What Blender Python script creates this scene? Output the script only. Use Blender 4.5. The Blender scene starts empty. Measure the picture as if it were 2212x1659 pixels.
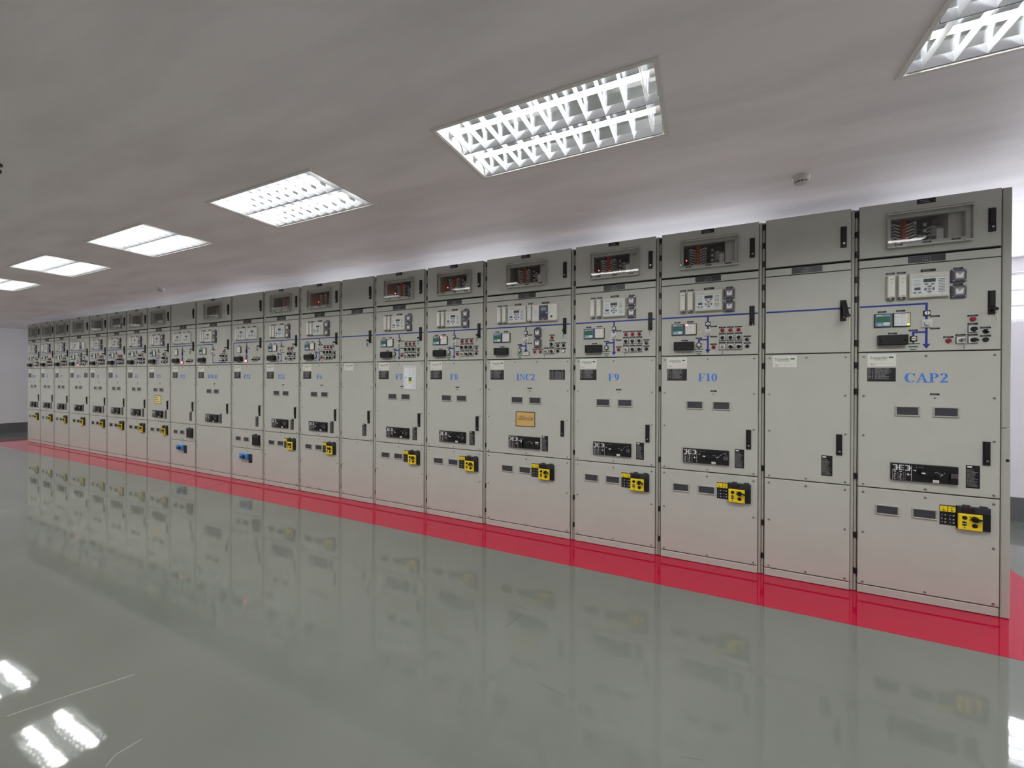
import bpy, bmesh, math, random
from mathutils import Vector, Matrix
random.seed(7)
S = bpy.context.scene
COL = S.collection
PI = math.pi

# ------------------------------------------------------------------ camera
def make_camera():
    f, yaw, pit, rol = 858.1612, .4375, -.0022, .004
    D, h, X0, dcx, dcy = 3.8025, 1.5965, -1.0754, 7.036, -8.884
    c, s = math.cos(yaw), math.sin(yaw)
    fw = Vector((-s, c, 0)); rt = Vector((c, s, 0)); up = Vector((0, 0, 1))
    fw2 = fw * math.cos(pit) + up * math.sin(pit)
    up2 = up * math.cos(pit) - fw * math.sin(pit)
    rt3 = rt * math.cos(rol) + up2 * math.sin(rol)
    up3 = up2 * math.cos(rol) - rt * math.sin(rol)
    cd = bpy.data.cameras.new('camera')
    cd.sensor_fit = 'HORIZONTAL'; cd.sensor_width = 36
    cd.lens = f / 2212 * 36
    cd.shift_x = -dcx / 2212; cd.shift_y = dcy / 2212
    cd.clip_start = .05; cd.clip_end = 200
    co = bpy.data.objects.new('camera', cd); COL.objects.link(co)
    m = Matrix((rt3, up3, -fw2)).transposed().to_4x4()
    m.translation = Vector((X0, -D, h))
    co.matrix_world = m
    S.camera = co
make_camera()

# ------------------------------------------------------------------ world, exposure
vs = S.view_settings
vs.view_transform = 'Standard'; vs.look = 'None'; vs.gamma = 1; vs.use_curve_mapping = False
vs.exposure = 0.84
W = bpy.data.worlds.new('World'); S.world = W; W.use_nodes = True
bg = W.node_tree.nodes['Background']
bg.inputs['Color'].default_value = (.86, .92, 1.0, 1); bg.inputs['Strength'].default_value = 2.2
TUBE = 11.0        # lamp tube emission
LAMP = 10.5         # light sent down by each ceiling fixture (W)
DAY = 46.0         # daylight entering each window (W)
ZC = 3.005         # ceiling height
YB = 2.72          # back wall
XW0, XW1 = -19.15, 5.2
YF = -7.4          # wall behind the camera

# ------------------------------------------------------------------ materials
def lin(c):
    return tuple(((v / 255) / 12.92 if v / 255 <= .04045 else ((v / 255 + .055) / 1.055) ** 2.4) for v in c)
MATS = {}
def mat(name, rgb, rough=.5, metal=0, emit=0, var=.03, scale=30, spec=.5, bump=0, coat=0):
    m = bpy.data.materials.new(name); m.use_nodes = True
    nt = m.node_tree; b = nt.nodes['Principled BSDF']
    col = lin(rgb)
    b.inputs['Roughness'].default_value = rough; b.inputs['Metallic'].default_value = metal
    b.inputs['Specular IOR Level'].default_value = spec
    if coat: b.inputs['Coat Weight'].default_value = coat; b.inputs['Coat Roughness'].default_value = .05
    if emit:
        b.inputs['Emission Color'].default_value = (*col, 1); b.inputs['Emission Strength'].default_value = emit
    tc = nt.nodes.new('ShaderNodeTexCoord')
    nz = nt.nodes.new('ShaderNodeTexNoise'); nz.inputs['Scale'].default_value = scale; nz.inputs['Detail'].default_value = 3
    nt.links.new(tc.outputs['Object'], nz.inputs['Vector'])
    rp = nt.nodes.new('ShaderNodeValToRGB')
    rp.color_ramp.elements[0].position = .3; rp.color_ramp.elements[1].position = .7
    rp.color_ramp.elements[0].color = (*[v * (1 - var) for v in col], 1)
    rp.color_ramp.elements[1].color = (*[min(1, v * (1 + var)) for v in col], 1)
    nt.links.new(nz.outputs['Fac'], rp.inputs['Fac']); nt.links.new(rp.outputs['Color'], b.inputs['Base Color'])
    if bump:
        bp = nt.nodes.new('ShaderNodeBump'); bp.inputs['Strength'].default_value = bump; bp.inputs['Distance'].default_value = .002
        nt.links.new(nz.outputs['Fac'], bp.inputs['Height']); nt.links.new(bp.outputs['Normal'], b.inputs['Normal'])
    MATS[name] = m
    return m
mat('cabinet_paint', (185, 187, 179), .42, var=.02, scale=6)
mat('cabinet_frame', (172, 172, 163), .45, var=.02, scale=6)
mat('cabinet_inside', (120, 116, 104), .6)
mat('gap_shade', (20, 20, 20), .7)  # shade inside the door seams, painted as near-black strips
mat('black_plastic', (15, 15, 17), .45)
mat('black_plate', (24, 24, 27), .3)
mat('charcoal', (48, 50, 54), .35)
mat('dark_grey_plastic', (86, 84, 96), .3)
mat('mid_grey', (128, 128, 130), .4)
mat('silver', (200, 200, 200), .25, metal=1)
mat('steel', (150, 148, 140), .35, metal=1)
mat('white_plastic', (222, 222, 214), .35)
mat('device_case', (206, 206, 196), .38)
mat('device_face', (214, 220, 220), .35)
mat('engraved_text', (150, 150, 150), .5)
mat('white_print', (225, 225, 225), .5)
mat('grey_print', (130, 134, 136), .5)
mat('lcd_dark', (74, 86, 80), .2)
mat('lcd_green', (70, 112, 88), .2)
mat('meter_blue', (128, 160, 178), .3)
mat('meter_blue_dark', (44, 62, 86), .35)
mat('line_blue', (34, 50, 140), .4)
mat('earth_green', (34, 84, 56), .4)
mat('logo_green', (30, 118, 72), .4)
mat('letter_blue', (70, 128, 220), .45)
mat('letter_dark', (40, 44, 46), .5)
mat('yellow', (240, 212, 24), .4)
mat('amber', (206, 170, 104), .5)
mat('yellow_lens', (220, 215, 120), .4)
mat('red_lens', (160, 22, 42), .22)
mat('red_dark', (120, 16, 30), .3)
mat('white_lens', (230, 228, 220), .25)
mat('green_led', (200, 255, 60), .3, emit=1.2)
mat('red_led', (255, 70, 60), .3, emit=7)
mat('pink_lamp', (255, 120, 122), .3, emit=1.6)
mat('switch_blue', (70, 138, 214), .4)
mat('orange_cable', (186, 72, 40), .5)
mat('white_wire', (226, 222, 212), .5)
mat('pale_green', (186, 200, 180), .5)
mat('paper', (224, 226, 230), .6)
mat('tag_cream', (226, 224, 196), .5)
mat('tag_blue', (120, 180, 200), .5)
mat('print_green', (50, 132, 84), .6)
mat('print_yellow', (228, 214, 110), .6)
mat('sign_yellow', (216, 178, 96), .55)
mat('sign_pale', (226, 208, 130), .55)
mat('sign_border', (52, 34, 44), .5)
mat('wall_paint', (224, 222, 224), .6, var=.02, scale=2)
mat('baseboard_paint', (100, 101, 101), .35, var=.02)
mat('frame_white', (222, 220, 216), .45)
mat('lamp_white', (238, 238, 236), .5)
mat('detector_white', (214, 210, 208), .4)
mat('dark_fixture', (34, 30, 34), .4)
mat('mirror', (232, 234, 238), .16, metal=1, var=.01)
mat('aluminium', (226, 228, 230), .5, var=.01)
mat('scratch_highlight', (168, 170, 164), .2)  # scratches with their specular highlight painted as a pale tone
mat('dark_scuff', (84, 86, 80), .3)
mat('window_frame_paint', (214, 214, 216), .5)
mat('floor_red', (176, 12, 54), .04, spec=.5, var=.015, scale=3)

def tube_mat():
    m = bpy.data.materials.new('lamp_tube'); m.use_nodes = True
    b = m.node_tree.nodes['Principled BSDF']
    b.inputs['Base Color'].default_value = (.9, .9, .9, 1)
    b.inputs['Emission Color'].default_value = (1, .985, .965, 1); b.inputs['Emission Strength'].default_value = TUBE
    MATS['lamp_tube'] = m
tube_mat()
def glass_mat(name, tint=(1, 1, 1), ior=1.45, gloss=.02):
    m = bpy.data.materials.new(name); m.use_nodes = True
    nt = m.node_tree; nt.nodes.remove(nt.nodes['Principled BSDF'])
    out = nt.nodes['Material Output']
    tr = nt.nodes.new('ShaderNodeBsdfTransparent'); tr.inputs['Color'].default_value = (*tint, 1)
    gl = nt.nodes.new('ShaderNodeBsdfGlossy'); gl.inputs['Roughness'].default_value = gloss
    fr = nt.nodes.new('ShaderNodeFresnel'); fr.inputs['IOR'].default_value = ior
    mx = nt.nodes.new('ShaderNodeMixShader')
    ge = nt.nodes.new('ShaderNodeNewGeometry'); inv = nt.nodes.new('ShaderNodeMath'); inv.operation = 'SUBTRACT'; inv.inputs[0].default_value = 1
    mu = nt.nodes.new('ShaderNodeMath'); mu.operation = 'MULTIPLY'
    nt.links.new(ge.outputs['Backfacing'], inv.inputs[1]); nt.links.new(fr.outputs[0], mu.inputs[0]); nt.links.new(inv.outputs[0], mu.inputs[1])
    nt.links.new(mu.outputs[0], mx.inputs[0]); nt.links.new(tr.outputs[0], mx.inputs[1]); nt.links.new(gl.outputs[0], mx.inputs[2])
    nt.links.new(mx.outputs[0], out.inputs['Surface'])
    MATS[name] = m
glass_mat('clear_cover', (.97, .97, .97), 1.65)
glass_mat('window_glass', (.96, .98, .98), 1.45)
mat('dark_glass', (62, 62, 68), .08, spec=.6)

def floor_mat():
    m = bpy.data.materials.new('floor_epoxy'); m.use_nodes = True
    nt = m.node_tree; b = nt.nodes['Principled BSDF']; L = nt.links
    tc = nt.nodes.new('ShaderNodeTexCoord')
    n1 = nt.nodes.new('ShaderNodeTexNoise'); n1.inputs['Scale'].default_value = .55; n1.inputs['Detail'].default_value = 4
    L.new(tc.outputs['Object'], n1.inputs['Vector'])
    rp = nt.nodes.new('ShaderNodeValToRGB')
    a = lin((108, 112, 105)); bcol = lin((117, 121, 114))
    rp.color_ramp.elements[0].position = .35; rp.color_ramp.elements[1].position = .65
    rp.color_ramp.elements[0].color = (*a, 1); rp.color_ramp.elements[1].color = (*bcol, 1)
    L.new(n1.outputs['Fac'], rp.inputs['Fac']); L.new(rp.outputs['Color'], b.inputs['Base Color'])
    b.inputs['Roughness'].default_value = .04; b.inputs['IOR'].default_value = 1.55
    b.inputs['Specular IOR Level'].default_value = .5
    MATS['floor_epoxy'] = m
    for mm in (m, MATS['floor_red']):
        nt = mm.node_tree; b = nt.nodes['Principled BSDF']; L = nt.links
        tc = nt.nodes.new('ShaderNodeTexCoord')
        mp = nt.nodes.new('ShaderNodeMapping'); mp.inputs['Scale'].default_value = (1, 1.5, 1)
        n2 = nt.nodes.new('ShaderNodeTexNoise'); n2.inputs['Scale'].default_value = 3.0; n2.inputs['Detail'].default_value = 3.5
        L.new(tc.outputs['Object'], mp.inputs['Vector']); L.new(mp.outputs['Vector'], n2.inputs['Vector'])
        bp = nt.nodes.new('ShaderNodeBump'); bp.inputs['Strength'].default_value = .11; bp.inputs['Distance'].default_value = .006
        L.new(n2.outputs['Fac'], bp.inputs['Height']); L.new(bp.outputs['Normal'], b.inputs['Normal'])
floor_mat()
def ceiling_mat():
    m = bpy.data.materials.new('ceiling_paint'); m.use_nodes = True
    nt = m.node_tree; b = nt.nodes['Principled BSDF']; L = nt.links
    tc = nt.nodes.new('ShaderNodeTexCoord')
    mp = nt.nodes.new('ShaderNodeMapping'); mp.inputs['Scale'].default_value = (.6, 2.2, 1)
    n1 = nt.nodes.new('ShaderNodeTexNoise'); n1.inputs['Scale'].default_value = 1.6; n1.inputs['Detail'].default_value = 5
    L.new(tc.outputs['Object'], mp.inputs['Vector']); L.new(mp.outputs['Vector'], n1.inputs['Vector'])
    rp = nt.nodes.new('ShaderNodeValToRGB')
    rp.color_ramp.elements[0].position = .35; rp.color_ramp.elements[1].position = .6
    rp.color_ramp.elements[0].color = (*lin((228, 224, 226)), 1); rp.color_ramp.elements[1].color = (*lin((242, 238, 240)), 1)
    L.new(n1.outputs['Fac'], rp.inputs['Fac']); L.new(rp.outputs['Color'], b.inputs['Base Color'])
    b.inputs['Roughness'].default_value = .55
    MATS['ceiling_paint'] = m
ceiling_mat()

# ------------------------------------------------------------------ mesh builder
class MB:
    def __init__(s): s.v = []; s.f = []; s.fm = []; s.mats = []
    def mi(s, name):
        if name not in s.mats: s.mats.append(name)
        return s.mats.index(name)
    def add(s, vs, fs, m):
        o = len(s.v); k = s.mi(m); s.v += [tuple(p) for p in vs]
        for f in fs: s.f.append(tuple(i + o for i in f)); s.fm.append(k)
        return s
    def box(s, x0, x1, y0, y1, z0, z1, m):
        vs = [(x, y, z) for x in (x0, x1) for y in (y0, y1) for z in (z0, z1)]
        return s.add(vs, [(0, 1, 3, 2), (4, 6, 7, 5), (0, 4, 5, 1), (2, 3, 7, 6), (0, 2, 6, 4), (1, 5, 7, 3)], m)
    def rbox(s, x0, x1, yb, yf, z0, z1, m, c=.004):
        """box whose front (y = yf) edges are chamfered by c"""
        d = c if yf < yb else -c
        def r(a, y): return [(x0 + a, y, z0 + a), (x1 - a, y, z0 + a), (x1 - a, y, z1 - a), (x0 + a, y, z1 - a)]
        vs = r(0, yb) + r(0, yf + d) + r(c, yf)
        fs = [(0, 1, 2, 3), (8, 9, 10, 11)]
        for k in (0, 4):
            for i in range(4):
                j = (i + 1) % 4; fs.append((k + i, k + j, k + 4 + j, k + 4 + i))
        return s.add(vs, fs, m)
    def prism(s, pts, yb, yf, m):
        n = len(pts)
        vs = [(x, yb, z) for x, z in pts] + [(x, yf, z) for x, z in pts]
        fs = [tuple(range(n)), tuple(range(n, 2 * n))] + [(i, (i + 1) % n, n + (i + 1) % n, n + i) for i in range(n)]
        return s.add(vs, fs, m)
    def cyl(s, cx, cz, r, yb, yf, m, n=16, r2=None):
        r2 = r if r2 is None else r2
        a = [(math.cos(2 * PI * i / n), math.sin(2 * PI * i / n)) for i in range(n)]
        vs = [(cx + r * p, yb, cz + r * q) for p, q in a] + [(cx + r2 * p, yf, cz + r2 * q) for p, q in a]
        fs = [tuple(range(n)), tuple(range(n, 2 * n))] + [(i, (i + 1) % n, n + (i + 1) % n, n + i) for i in range(n)]
        return s.add(vs, fs, m)
    def arc(s, cx, cz, ro, ri, a0, a1, yb, yf, m, n=12, ic=(0, 0)):
        """ring sector, ro / ri = (rx, rz), angles in degrees"""
        for i in range(n):
            t = [math.radians(a0 + (a1 - a0) * k / n) for k in (i, i + 1)]
            p = [(cx + ro[0] * math.cos(q), cz + ro[1] * math.sin(q)) for q in t]
            w = [(cx + ic[0] + ri[0] * math.cos(q), cz + ic[1] + ri[1] * math.sin(q)) for q in t]
            s.prism([p[0], p[1], w[1], w[0]], yb, yf, m)
        return s
    def rod(s, p, q, r, m, n=8):
        p, q = Vector(p), Vector(q); d = (q - p).normalized()
        u = d.orthogonal().normalized(); w = d.cross(u)
        vs = []
        for e in (p, q):
            for i in range(n):
                t = 2 * PI * i / n; vs.append(e + u * (r * math.cos(t)) + w * (r * math.sin(t)))
        fs = [tuple(range(n)), tuple(range(n, 2 * n))] + [(i, (i + 1) % n, n + (i + 1) % n, n + i) for i in range(n)]
        return s.add(vs, fs, m)
    def tubepath(s, pts, r, m, n=6):
        for a, b in zip(pts, pts[1:]): s.rod(a, b, r, m, n)
        return s
    def lathe(s, prof, m, n=28, c=(0, 0, 0)):
        """profile [(r, z)] turned about z"""
        vs = []
        for r, z in prof:
            for i in range(n):
                t = 2 * PI * i / n; vs.append((c[0] + r * math.cos(t), c[1] + r * math.sin(t), c[2] + z))
        fs = []
        for k in range(len(prof) - 1):
            for i in range(n):
                j = (i + 1) % n; fs.append((k * n + i, k * n + j, (k + 1) * n + j, (k + 1) * n + i))
        fs += [tuple(range(n)), tuple(range((len(prof) - 1) * n, len(prof) * n))]
        return s.add(vs, fs, m)
    def mesh(s, name):
        me = bpy.data.meshes.new(name); me.from_pydata(s.v, [], s.f)
        for m in s.mats: me.materials.append(MATS[m])
        me.polygons.foreach_set('material_index', s.fm)
        bm = bmesh.new(); bm.from_mesh(me); bmesh.ops.recalc_face_normals(bm, faces=bm.faces); bm.to_mesh(me); bm.free()
        me.update(); return me

def link(name, me, parent=None, loc=(0, 0, 0), **props):
    o = bpy.data.objects.new(name, me); COL.objects.link(o); o.location = loc
    if parent is not None: o.parent = parent
    for k, v in props.items():
        if v is not None: o[k] = v
    return o
CACHE = {}
def part(name, parent, key, build, x=0, z=0, y=0, label=None):
    """a part (or sub-part) of PARENT; parts with the same key share their mesh"""
    k = (name,) + tuple(key)
    if k not in CACHE:
        mb = MB(); build(mb); CACHE[k] = mb.mesh(name)
    return link(name, CACHE[k], parent, (x, y, z), label=label)

# ------------------------------------------------------------------ lettering
TX = {}
def text_shape(body):
    if body not in TX:
        cu = bpy.data.curves.new('lettering', 'FONT'); cu.body = body; cu.size = 1; cu.resolution_u = 3
        o = bpy.data.objects.new('lettering', cu); COL.objects.link(o)
        bpy.context.view_layer.update()
        me = bpy.data.meshes.new_from_object(o.evaluated_get(bpy.context.evaluated_depsgraph_get()))
        vs = [(v.co.x, v.co.y) for v in me.vertices]; fs = [tuple(p.vertices) for p in me.polygons]
        bpy.data.objects.remove(o); bpy.data.curves.remove(cu); bpy.data.meshes.remove(me)
        TX[body] = (vs, fs)
    return TX[body]
def sans(mb, body, x0, x1, z0, z1, y, m, keep=False):
    """sans lettering filling the box; a flat print lying on the surface at y"""
    vs, fs = text_shape(body)
    ax, bx = min(v[0] for v in vs), max(v[0] for v in vs); az, bz = min(v[1] for v in vs), max(v[1] for v in vs)
    sx = (x1 - x0) / (bx - ax); sz = (z1 - z0) / (bz - az)
    mb.add([(x0 + (v[0] - ax) * sx, y, z0 + (v[1] - az) * sz) for v in vs], fs, m)

GN = [0]
def glyph(mb, ch, ox, oz, h, y, m, kx=1.0):
    """one heavy serif capital or figure drawn from strokes; returns its advance (in cap heights)"""
    GN[0] = (GN[0] + 1) % 7; n0 = GN[0] * 10
    yb, yf = y, y - .0008
    lay = [n0]                                          # overlapping strokes lie a hair apart
    def nf(): lay[0] += 1; return yf - lay[0] * 4e-6
    P = lambda x, z: (ox + x * h * kx, oz + z * h)
    def R(x0, z0, x1, z1): mb.prism([P(x0, z0), P(x1, z0), P(x1, z1), P(x0, z1)], yb, nf(), m)
    def Q(*pts): mb.prism([P(*p) for p in pts], yb, nf(), m)
    def A(cx, cz, ro, ri, a0, a1, ic=(0, 0), n=14):
        c = P(cx, cz)
        mb.arc(c[0], c[1], (ro[0] * h * kx, ro[1] * h), (ri[0] * h * kx, ri[1] * h), a0, a1, yb, nf(), m, n, (ic[0] * h * kx, ic[1] * h))
    t = .055
    if ch == 'C':
        A(.38, .5, (.37, .515), (.205, .46), 42, 318, (.03, 0), 20); R(.62, .66, .67, 1.0); return .76
    if ch == 'A':
        Q((.06, 0), (.12, 0), (.40, .92), (.36, 1)); Q((.32, 1), (.42, 1), (.72, 0), (.52, 0)); R(.17, .3, .56, .355)
        R(0, 0, .25, t); R(.43, 0, .80, t); return .82
    if ch in 'PB':
        R(.08, 0, .26, 1); R(0, 0, .34, t); R(0, 1 - t, .3, 1)
        if ch == 'P':
            A(.26, .735, (.36, .265), (.18, .21), -90, 90); return .68
        A(.26, .745, (.32, .255), (.15, .2), -90, 90); A(.26, .265, (.38, .265), (.19, .21), -90, 90); return .70
    if ch == '2':
        A(.25, .70, (.24, .305), (.09, .245), 165, -25); Q((.31, .62), (.475, .60), (.2, .13), (.03, .04)); R(.03, 0, .46, .14); R(.44, 0, .49, .22); return .56
    if ch == 'F':
        R(.08, 0, .26, 1); R(0, 0, .36, t); R(0, 1 - t, .60, 1); R(.55, .72, .60, 1); R(.26, .5, .46, .555); R(.42, .4, .46, .66); return .66
    if ch == '1':
        R(.18, 0, .35, 1); R(.05, 0, .47, t); Q((.04, .85), (.04, .90), (.35, 1), (.2, .86)); return .54
    if ch == '0':
        A(.26, .5, (.25, .515), (.095, .46), 0, 360, n=24); return .55
    if ch in '96':
        if ch == '9':
            A(.25, .66, (.245, .35), (.09, .295), 0, 360, n=20); A(.04, .62, (.455, .62), (.30, .575), -88, 5)
        else:
            A(.26, .34, (.245, .35), (.09, .295), 0, 360, n=20); A(.47, .38, (.455, .62), (.30, .575), 92, 185)
        return .55
    if ch == '8':
        A(.26, .755, (.21, .255), (.085, .205), 0, 360, n=18); A(.26, .27, (.245, .28), (.1, .225), 0, 360, n=18); return .55
    if ch == '7':
        R(.03, .86, .5, 1); R(.03, .74, .07, 1); Q((.38, .9), (.5, .9), (.28, 0), (.13, 0)); return .54
    if ch == '3':
        A(.2, .75, (.25, .26), (.1, .205), -90, 160); A(.2, .27, (.28, .28), (.12, .225), -165, 90); return .55
    if ch == '4':
        R(.28, 0, .43, 1); R(.02, .22, .5, .33); Q((.02, .33), (.08, .33), (.34, .9), (.34, 1)); return .55
    if ch == '5':
        R(.1, .86, .46, 1); Q((.1, 1), (.14, 1), (.11, .5), (.06, .5)); A(.17, .31, (.31, .32), (.15, .255), -140, 115); return .55
    if ch == 'I':
        R(.1, 0, .28, 1); R(0, 0, .38, t); R(0, 1 - t, .38, 1); return .44
    if ch == 'N':
        R(.10, 0, .155, 1); R(.62, 0, .675, 1); Q((.08, 1), (.26, 1), (.675, 0), (.60, 0)); R(0, 0, .25, t); R(0, 1 - t, .2, 1); R(.54, 1 - t, .78, 1); return .82
    if ch == 'T':
        R(.26, 0, .44, 1); R(.15, 0, .55, t); R(.02, 1 - t, .68, 1); R(.02, .72, .06, 1); R(.64, .72, .68, 1); return .74
    if ch == 'S':
        A(.27, .745, (.24, .27), (.09, .215), 35, 262); A(.25, .265, (.25, .28), (.1, .22), -145, 82); Q((.10, .68), (.22, .53), (.42, .30), (.33, .50)); R(.44, .7, .48, 1); R(.03, 0, .07, .3); return .56
    if ch == 'V':
        Q((.07, 1), (.27, 1), (.47, .12), (.39, 0)); Q((.60, 1), (.65, 1), (.44, 0), (.38, 0)); R(0, 1 - t, .33, 1); R(.5, 1 - t, .74, 1); return .76
    if ch == '-':
        R(.04, .25, .30, .37); return .36
    return .4
GW = {}
def serif(mb, body, cx, z0, z1, y, m, width=None):
    tmp = MB(); adv = sum(glyph(tmp, c, 0, 0, 1, 0, m) for c in body)
    h = z1 - z0; kx = 1.0 if width is None else width / (adv * h)
    x = cx - adv * h * kx / 2
    for c in body: x += glyph(mb, c, x, z0, h, y, m, kx) * h * kx

def dashes(mb, x0, x1, z0, z1, rows, y, m, seed=0, fill=.5, cols=1):
    """rows of illegible fine print"""
    rnd = random.Random(seed); dz = (z1 - z0) / rows
    for r in range(rows):
        zz = z1 - (r + .5) * dz; x = x0
        end = x0 + (x1 - x0) * rnd.uniform(.5, 1)
        while x < end:
            L = rnd.uniform(.05, .16) * (x1 - x0)
            e = min(x + L, end)
            mb.add([(x, y, zz - dz * fill / 2), (e, y, zz - dz * fill / 2), (e, y, zz + dz * fill / 2), (x, y, zz + dz * fill / 2)], [(0, 1, 2, 3)], m)
            x = e + rnd.uniform(.015, .05) * (x1 - x0)

# ------------------------------------------------------------------ the setting
def struct(name, mb, **kw):
    return link(name, mb.mesh(name), None, (0, 0, 0), kind='structure', **kw)
def slab(rects_keep, holes, axis, d0, d1, m, mb):
    """a slab over rects_keep = (u0, u1, v0, v1) with rectangular holes; axis 'z' (ceiling) or 'y' (wall)"""
    us = sorted({rects_keep[0], rects_keep[1], *[h[0] for h in holes], *[h[1] for h in holes]})
    vv = sorted({rects_keep[2], rects_keep[3], *[h[2] for h in holes], *[h[3] for h in holes]})
    for v0, v1 in zip(vv, vv[1:]):
        run = None
        for u0, u1 in list(zip(us, us[1:])) + [(None, None)]:
            solid = u0 is not None and not any(h[0] <= u0 + 1e-6 and u1 <= h[1] + 1e-6 and h[2] <= v0 + 1e-6 and v1 <= h[3] + 1e-6 for h in holes)
            if solid: run = (run[0] if run else u0, u1)
            if not solid and run:
                if axis == 'z': mb.box(run[0], run[1], v0, v1, d0, d1, m)
                else: mb.box(run[0], run[1], d0, d1, v0, v1, m)
                run = None
LIGHTS = [.352 - 2.2118 * k for k in range(-1, 9)]      # fixture centres along the row
LY = -1.668; ADDED_LY = -4.75; LW, LL = .582, 1.196  # the row behind the camera is unseen, added to raise overall brightness
WINS = [(x, x + 2.3) for x in (1.05, -2.6, -6.2, -9.8, -13.4)] + [(-16.6, -15.3)]  # the short last window is unseen, added to brighten the left wall
WZ0, WZ1 = 2.27, 2.84
RXW = (-.1, 2.3)                                       # unseen window added in the right-hand wall to brighten the back wall, along y

def build_room():
    mb = MB(); mb.box(XW0 - .15, XW1 + .15, YF - .15, YB + .15, -.1, 0, 'floor_epoxy'); struct('floor', mb)
    mb = MB()
    mb.box(-16.84, 1.30, -.522, 2.2, 0, .0012, 'floor_red'); struct('trim_1', mb, label='wide red painted band on the floor around the row of cabinets')
    mb = MB()
    holes = [(x - LL / 2, x + LL / 2, y - LW / 2, y + LW / 2) for x in LIGHTS for y in (LY, ADDED_LY)]
    slab((XW0 - .15, XW1 + .15, YF - .15, YB + .15), holes, 'z', ZC, ZC + .14, 'ceiling_paint', mb); struct('ceiling', mb)
    mb = MB(); mb.box(XW0 - .15, XW0, YF, YB + .15, 0, ZC, 'wall_paint'); struct('wall_left', mb)
    mb = MB(); mb.box(XW0, XW0 + .012, YF, YB, 0, .268, 'baseboard_paint'); struct('baseboard_left', mb)
    mb = MB()
    slab((XW0, XW1, 0, ZC), [(a, b, WZ0, WZ1) for a, b in WINS], 'y', YB, YB + .15, 'wall_paint', mb); struct('wall_back', mb)
    mb = MB(); mb.box(XW0 + .012, XW1, YB - .012, YB, 0, .272, 'baseboard_paint'); struct('baseboard_back', mb)
    mb = MB(); mb.box(XW0 - .15, XW1 + .15, YF - .15, YF, 0, ZC, 'wall_paint'); struct('wall_front', mb)
    mb = MB()
    z0, z1, y0, y1 = 1.0, 2.5, RXW[0], RXW[1]
    for a, b, c, d in ((YF, YB + .15, 0, z0), (YF, YB + .15, z1, ZC), (YF, y0, z0, z1), (y1, YB + .15, z0, z1)):
        mb.box(XW1, XW1 + .15, a, b, c, d, 'wall_paint')
    struct('wall_right', mb)
    mb = MB(); mb.box(XW1 - .012, XW1, YF, YB - .012, 0, .272, 'baseboard_paint'); struct('baseboard_right', mb)
    # windows
    for n, (a, b) in enumerate(WINS, 1):
        mb = MB(); yb, yf = YB + .11, YB + .04; m = 'window_frame_paint'
        mb.box(a, b, yb, yf, WZ0, WZ0 + .035, m).box(a, b, yb, yf, WZ1 - .035, WZ1, m)
        mb.box(a, a + .035, yb, yf, WZ0 + .035, WZ1 - .035, m).box(b - .035, b, yb, yf, WZ0 + .035, WZ1 - .035, m)
        for x in (a + (b - a) / 3, a + 2 * (b - a) / 3): mb.box(x - .02, x + .02, yb, yf, WZ0 + .035, WZ1 - .035, m)
        for z in (2.46, 2.64): mb.box(a + .035, b - .035, yb - .01, yf + .01, z - .012, z + .012, m)
        w = struct('window_%d' % n, mb)
        mb = MB(); mb.box(a + .035, b - .035, YB + .07, YB + .074, WZ0 + .035, WZ1 - .035, 'window_glass')
        link('glass', mb.mesh('glass'), w)
        la = bpy.data.lights.new('daylight', 'AREA'); la.shape = 'RECTANGLE'; la.size = b - a - .1; la.size_y = WZ1 - WZ0 - .08
        la.energy = DAY * (b - a) / 2.3; la.color = (.95, .92, 1.0)
        lo = bpy.data.objects.new('daylight', la); COL.objects.link(lo)
        lo.location = ((a + b) / 2, YB + .16, (WZ0 + WZ1) / 2); lo.rotation_euler = (-PI / 2, 0, 0)
    mb = MB(); m = 'window_frame_paint'; xa, xb = XW1 + .04, XW1 + .11
    mb.box(xa, xb, y0, y1, z0, z0 + .04, m).box(xa, xb, y0, y1, z1 - .04, z1, m)
    for k in range(6):
        y = y0 + .02 + (y1 - y0 - .04) * k / 5; mb.box(xa, xb, y - .02, y + .02, z0 + .04, z1 - .04, m)
    w = struct('window_%d' % (len(WINS) + 1), mb)
    mb = MB(); mb.box(XW1 + .07, XW1 + .074, y0, y1, z0 + .04, z1 - .04, 'window_glass'); link('glass', mb.mesh('glass'), w)
    la = bpy.data.lights.new('daylight', 'AREA'); la.shape = 'RECTANGLE'; la.size = z1 - z0 - .1; la.size_y = y1 - y0 - .1
    la.energy = DAY * .75; la.color = (.95, .92, 1.0)
    lo = bpy.data.objects.new('daylight', la); COL.objects.link(lo)
    lo.location = (XW1 + .16, (y0 + y1) / 2, (z0 + z1) / 2); lo.rotation_euler = (0, PI / 2, 0)
build_room()
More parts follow.
